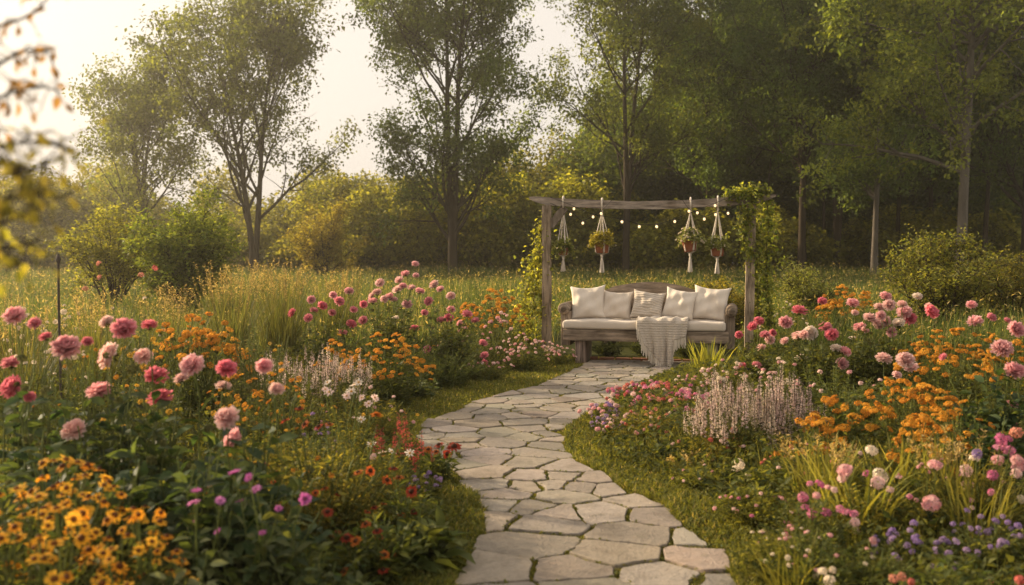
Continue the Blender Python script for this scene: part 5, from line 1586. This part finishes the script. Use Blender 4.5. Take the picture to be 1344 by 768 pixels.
dahl("flowerless dark dahlia leaves behind the lilac sage", 1115, 7.9, 495, .36, 22, 'dahlia_far', group="flowerless dahlia foliage", lmul=1.5)

yar = lambda *a, **k: plant("orange_yarrow", "yarrow", *a, **k)
yar("long bank of orange yarrow under the ruffled pink dahlia blooms, topmost of the bank", 1255, 8.8, 432, .52, 92, 'soft', ORANGE, 96, .072, lmul=.8, hvar=.28, low=.6)
yar("orange yarrow in the middle of the bank, below the two large pale pink dahlia blooms", 1205, 6.9, 492, .44, 84, 'soft', ORANGE, 88, .064, lmul=.8, hvar=.35, low=.55)
yar("orange yarrow clump nearest the lilac sage", 1120, 6.7, 512, .30, 40, 'lance', ORANGE, 30, .066, lmul=.9, hvar=.5, low=.6)
yar("orange yarrow at the picture's edge of the bank, behind the ruffled dahlia", 1330, 8.2, 430, .30, 44, 'soft', ORANGE, 46, .064, lmul=.8, hvar=.35)
yar("orange yarrow clump between the middle bank and the dark dahlia leaves", 1265, 6.2, 515, .30, 44, 'soft', ORANGE, 42, .056, lmul=.8, hvar=.4)
cor("distant orange coreopsis mound beyond the dahlias, in front of the dark wood", 1112, 14.6, 372, .46, 70, 'lance', ORANGE, 76, .08, lmul=.9, hvar=.3)
ph("small white flowers on the low pale bush side of the vine-covered post", 1035, 13.0, 392, .36, 26, 'soft', CREAM, 16, .035, lmul=1.2)

# ---- near right
P_, H_, C_, L_ = PHLOX, HOTPINK, CREAM, LILAC
plant("scabious", "scabious", "pale pink scabious with two-tone double heads above the yellow-green blades", 1140, 5.1, 612, .30, 20, 'fine', at_px=[(1109, 618, 21, P_), (1106, 628, 14, P_), (1155, 624, 22, C_), (1152, 634, 19, P_), (1138, 622, 11, H_), (1168, 643, 11, P_), (1144, 592, 17, C_)], lmul=1.0)
plant("scabious", "scabious", "pale pink scabious with two round heads on tall single stems", 1222, 5.1, 618, .20, 14, 'fine', at_px=[(1227, 611, 19, P_), (1222, 661, 24, P_), (1194, 652, 8, H_), (1215, 668, 12, P_)], lmul=1.0)
ph("bright pink phlox near the lawn, in front of the pale pink scabious", 1065, 4.8, 640, .26, 26, 'soft', at_px=[(1076, 636, 14, H_), (1063, 635, 9, H_), (1054, 653, 15, H_), (1072, 651, 11, P_), (1058, 668, 15, H_), (1066, 676, 16, H_), (1084, 673, 15, H_), (1095, 643, 9, P_), (1103, 669, 13, H_), (1112, 673, 12, H_), (1121, 675, 12, H_), (1038, 690, 12, H_), (1035, 698, 12, H_), (1032, 704, 9, H_), (1087, 640, 9, P_), (1122, 686, 14, P_), (1146, 710, 11, P_), (1123, 697, 12, C_), (1055, 707, 12, C_), (1045, 717, 13, C_)], lmul=1.2)
ph("dusky pink phlox at the picture's edge beyond the blue-lilac asters", 1305, 5.2, 575, .30, 26, 'fine', at_px=[(1313, 578, 20, H_), (1322, 577, 14, H_), (1312, 590, 18, H_), (1325, 592, 16, H_), (1310, 604, 16, P_), (1335, 605, 17, P_), (1336, 615, 17, P_), (1334, 622, 15, P_), (1282, 596, 14, L_), (1268, 618, 17, P_), (1279, 602, 13, C_), (1303, 624, 15, H_), (1314, 641, 14, C_), (1301, 646, 10, H_), (1270, 637, 16, P_), (1340, 655, 11, C_), (1334, 568, 17, CORAL)], lmul=1.2)
plant("lilac_aster", "aster", "blue-lilac asters in a dense low patch at the near corner", 1222, 4.5, 688, .26, 40, 'soft', LILAC, 34, .033, lmul=1.1, hvar=.45)
plant("lilac_aster", "aster", "blue-lilac asters next to the picture's edge, looser than the dense patch", 1312, 4.6, 672, .30, 36, 'soft', LILAC, 28, .032, lmul=1.1, hvar=.45)
gc("arching yellow-green strap leaves among the pale pink scabious", 1135, 5.2, 585, .36, 60, .020, ((.09, .10, .02), (.22, .20, .042)), lean=(.15, .75), seed=8)
gc("arching strap leaves below the orange yarrow nearest the lilac sage", 1185, 5.7, 560, .34, 60, .018, ((.08, .092, .02), (.20, .18, .04)), lean=(.15, .7), seed=9)
gc("fine grassy tuft at the picture's edge among the dusky pink phlox", 1290, 5.0, 600, .30, 120, .008, ((.07, .08, .02), (.18, .16, .04)), lean=(.1, .7), seed=10)
gc("fine grassy tuft at the lawn edge in front of the bright pink phlox", 1030, 4.7, 705, .25, 160, .006, ((.06, .07, .016), (.16, .145, .034)), lean=(.15, .8), seed=11)
plant("white_phlox", "phlox", "pure white flowers low at the front, nearest the path's near end", 1085, 4.05, 748, .16, 14, 'soft', at_px=[(1080, 750, 13, C_), (1073, 758, 13, C_), (1089, 763, 16, C_), (1093, 748, 9, C_)], lmul=1.3)
plant("feathery_perennial", "feathery plant", "fine dark green mound at the front between white flowers and blue-lilac asters", 1150, 4.2, 715, .32, 60, 'fine', lmul=1.2, hvar=.4, cols=((.035, .048, .014), (.10, .10, .028)))
plant("leafy_perennial", "leafy plant", "flowerless leafy plant below the blue-lilac asters at the near corner", 1260, 4.05, 730, .34, 34, 'lance', lmul=1.3)
plant("pink_yarrow", "yarrow", "salmon-pink flowers at the picture's bottom edge below the blue-lilac asters", 1180, 3.95, 752, .14, 12, 'soft', at_px=[(1173, 760, 13, CORAL), (1184, 757, 12, CORAL), (1196, 764, 10, CORAL)], lmul=1.2)

plant("leafy_perennial", "leafy plant", "pale leafy filler with small salmon buds between the lilac sage and the scabious", 1075, 6.0, 575, .36, 44, 'lance', CORAL + PHLOX, 16, .028, lmul=1.1, cols=((.05, .062, .018), (.15, .145, .04)))
plant("feathery_perennial", "feathery plant", "fine golden-green mound between the orange yarrow and the two tall scabious heads", 1180, 6.1, 565, .40, 70, 'fine', ORANGE, 10, .045, lmul=1.1, hvar=.45)
plant("feathery_perennial", "feathery plant", "fine golden mound at the lawn edge beneath the lilac sage's nearest spikes", 940, 6.9, 560, .32, 80, 'fine', PHLOX + CORAL, 20, .034, lmul=1.1, hvar=.4)
plant("pink_yarrow", "yarrow", "pinkish-white low yarrow between the sword-leaved clump and the deep pink dahlias", 960, 10.0, 470, .34, 40, 'soft', PHLOX + CREAM, 36, .04, lmul=1.0, hvar=.45)
plant("white_yarrow", "yarrow", "creamy small-flowered yarrow below the coral dahlia", 1025, 8.9, 468, .36, 40, 'soft', CREAM + PHLOX, 34, .036, lmul=1.0, hvar=.45)
plant("feathery_perennial", "feathery plant", "fine yellow-green mound under the orange coreopsis spilling toward the lawn", 480, 7.6, 500, .42, 60, 'fine', YELLOW + PHLOX, 18, .03, lmul=1.1, hvar=.45)
plant("leafy_perennial", "leafy plant", "yellow-green leafy mound between the pale sage and the white cosmos", 400, 7.2, 515, .38, 44, 'soft', ORANGE, 12, .035, lmul=1.3, cols=((.055, .066, .018), (.15, .14, .036)))
plant("feathery_perennial", "feathery plant", "fine golden mound behind the two stacked pale pink dahlias", 340, 5.9, 545, .34, 50, 'fine', YELLOW, 10, .03, lmul=1.1, hvar=.4)

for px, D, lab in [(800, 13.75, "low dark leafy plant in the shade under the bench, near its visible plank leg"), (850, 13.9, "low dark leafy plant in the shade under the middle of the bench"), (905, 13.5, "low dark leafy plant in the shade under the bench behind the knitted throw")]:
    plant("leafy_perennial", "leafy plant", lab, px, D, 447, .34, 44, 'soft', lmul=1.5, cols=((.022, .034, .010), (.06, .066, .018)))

M2 = ((.036, .050, .014), (.10, .108, .028))
for px, D, top, r_, st, lab, hd, n_, sz in [
    (35, 7.2, 432, .50, 60, "bushy green perennial with tiny cream flowers behind the coral-pink dahlia", CREAM, 16, .03),
    (120, 6.9, 440, .46, 56, "bushy green perennial with a few tiny orange flowers behind the wide pink double dahlia", ORANGE, 14, .04),
    (195, 6.4, 455, .42, 52, "leafy mound with small yellow flowers between the dahlias and the orange coreopsis mound", YELLOW, 18, .035),
    (60, 10.5, 398, .60, 60, "loose weedy perennial near the garden stake's far side", CREAM, 12, .04),
    (180, 10.2, 392, .60, 60, "green weedy perennial in front of the yellow-green sapling bush", CREAM, 10, .04),
    (320, 9.8, 425, .50, 56, "leafy green perennial between the coreopsis mound and the pale lilac sage", YELLOW, 12, .04),
    (470, 10.9, 448, .44, 56, "dense green leaves filling the foot of the deep pink dahlia bush", ORANGE, 6, .04),
    (545, 11.0, 440, .46, 60, "dense green leaves filling the foot of the pale pink crowned bush", ORANGE, 5, .04),
    (620, 12.4, 425, .44, 50, "green leafy mound between the dahlia bush and the phlox drift", PHLOX, 10, .04),
    (1100, 8.8, 470, .46, 60, "leafy green mound under the white and pink dahlias beyond the lilac sage", PHLOX, 10, .04),
    (1215, 9.6, 440, .46, 56, "leafy green mound at the foot of the crowded pale pink dahlia", ORANGE, 12, .05),
    (1330, 10.5, 415, .55, 56, "leafy green perennial beyond the orange yarrow at the picture's edge", ORANGE, 10, .05),
    (1245, 5.3, 600, .38, 60, "leafy mound with dusty pink buds between the tall scabious heads and the phlox", PHLOX, 20, .026),
    (1080, 4.3, 690, .30, 50, "leafy mound with tiny pale flowers at the lawn edge below the bright pink phlox", PHLOX + CREAM, 18, .022)]:
    plant("leafy_perennial", "leafy plant", lab, px, D, top, r_, st, 'soft', hd, n_, sz, lmul=1.5, cols=M2, hvar=.35)

yar("low orange yarrow leaning out beside the lilac sage's tallest spike, nearest the lawn", 1075, 6.2, 545, .26, 34, 'soft', ORANGE, 30, .060, lmul=1.0, hvar=.5)
yar("front orange yarrow just above the two tall scabious heads", 1215, 5.8, 548, .30, 40, 'soft', ORANGE, 36, .056, lmul=1.0, hvar=.45)
plant("coreopsis", "coreopsis", "loose golden coreopsis between the pale sage drift and the feathery mound", 330, 7.4, 470, .36, 40, 'soft', ORANGE + YELLOW, 34, .045, lmul=1.2, hvar=.4)
plant("pink_yarrow", "yarrow", "taller dusty-pink yarrow at the outer bend of the lawn, beside the fine yellow-green mound", 812, 7.9, 545, .26, 46, 'soft', PHLOX + LILAC, 44, .038, lmul=1.1, hvar=.45)

GOLDLEAF = ((.095, .095, .022), (.22, .18, .042))
fe = lambda *a, **k: plant("feathery_perennial", "feathery plant", *a, **k)
fe("golden feathery mound at the foot of the scattered rusty heleniums", 435, 5.0, 590, .30, 70, 'fine', RUST + ORANGE, 10, .036, lmul=1.2, hvar=.4, cols=GOLDLEAF)
fe("golden feathery mound just behind the magenta zinnias", 360, 4.8, 590, .28, 60, 'fine', YELLOW + RUST, 9, .034, lmul=1.2, hvar=.4, cols=GOLDLEAF)
fe("golden fine-leaved tuft between the brick-red heleniums and the path lawn", 520, 5.4, 632, .20, 50, 'fine', lmul=1.2, hvar=.4, cols=GOLDLEAF)
fe("bright fine-leaved mound with tiny pink flowers by the lawn, just behind the bright pink phlox", 1010, 5.4, 640, .30, 70, 'fine', HOTPINK + PHLOX, 22, .024, lmul=1.2, hvar=.45, cols=((.06, .072, .018), (.17, .16, .036)))
fe("bright fine-leaved mound with tiny pale flowers at the lawn, below the bright pink phlox", 1035, 4.5, 690, .26, 70, 'fine', PHLOX + CREAM, 22, .020, lmul=1.2, hvar=.45, cols=((.06, .072, .018), (.17, .16, .036)))
fe("fine yellow-green mound reaching the lawn below the cream-white flowers on thin stems", 930, 6.3, 612, .26, 60, 'fine', PHLOX, 10, .022, lmul=1.2, hvar=.45, cols=((.06, .072, .018), (.16, .15, .034)))
plant("leafy_perennial", "leafy plant", "low leafy plant with strap leaves at the lawn below the yellow-green leafy plant", 985, 5.6, 640, .22, 26, 'lance', lmul=1.3, cols=((.05, .065, .016), (.14, .14, .035)))
plant("pink_yarrow", "yarrow", "salmon-pink flowers in the very corner of the picture's bottom edge", 1310, 3.95, 752, .14, 12, 'soft', at_px=[(1272, 764, 15, CORAL), (1339, 762, 14, CORAL), (1300, 766, 11, CORAL)], lmul=1.2)

gc("tall yellow-green grassy leaves standing between the bright pink phlox and the orange yarrow", 1085, 5.6, 575, .34, 130, .013, ((.08, .09, .02), (.20, .18, .04)), lean=(.05, .5), seed=21, plumes=14)
gc("tall grassy leaves with straw seed heads between the scabious and the dusky pink phlox", 1255, 5.4, 575, .34, 120, .012, ((.075, .085, .02), (.19, .17, .04)), lean=(.05, .5), seed=22, plumes=16)
gc("loose grass leaning over the lawn edge below the bright pink phlox", 1050, 4.25, 700, .24, 130, .008, ((.07, .08, .02), (.19, .17, .04)), lean=(.2, .8), seed=23)
gc("loose grass at the lawn edge in front of the lilac sage", 905, 6.7, 600, .26, 150, .007, ((.07, .078, .02), (.19, .165, .04)), lean=(.15, .7), seed=24, plumes=10)
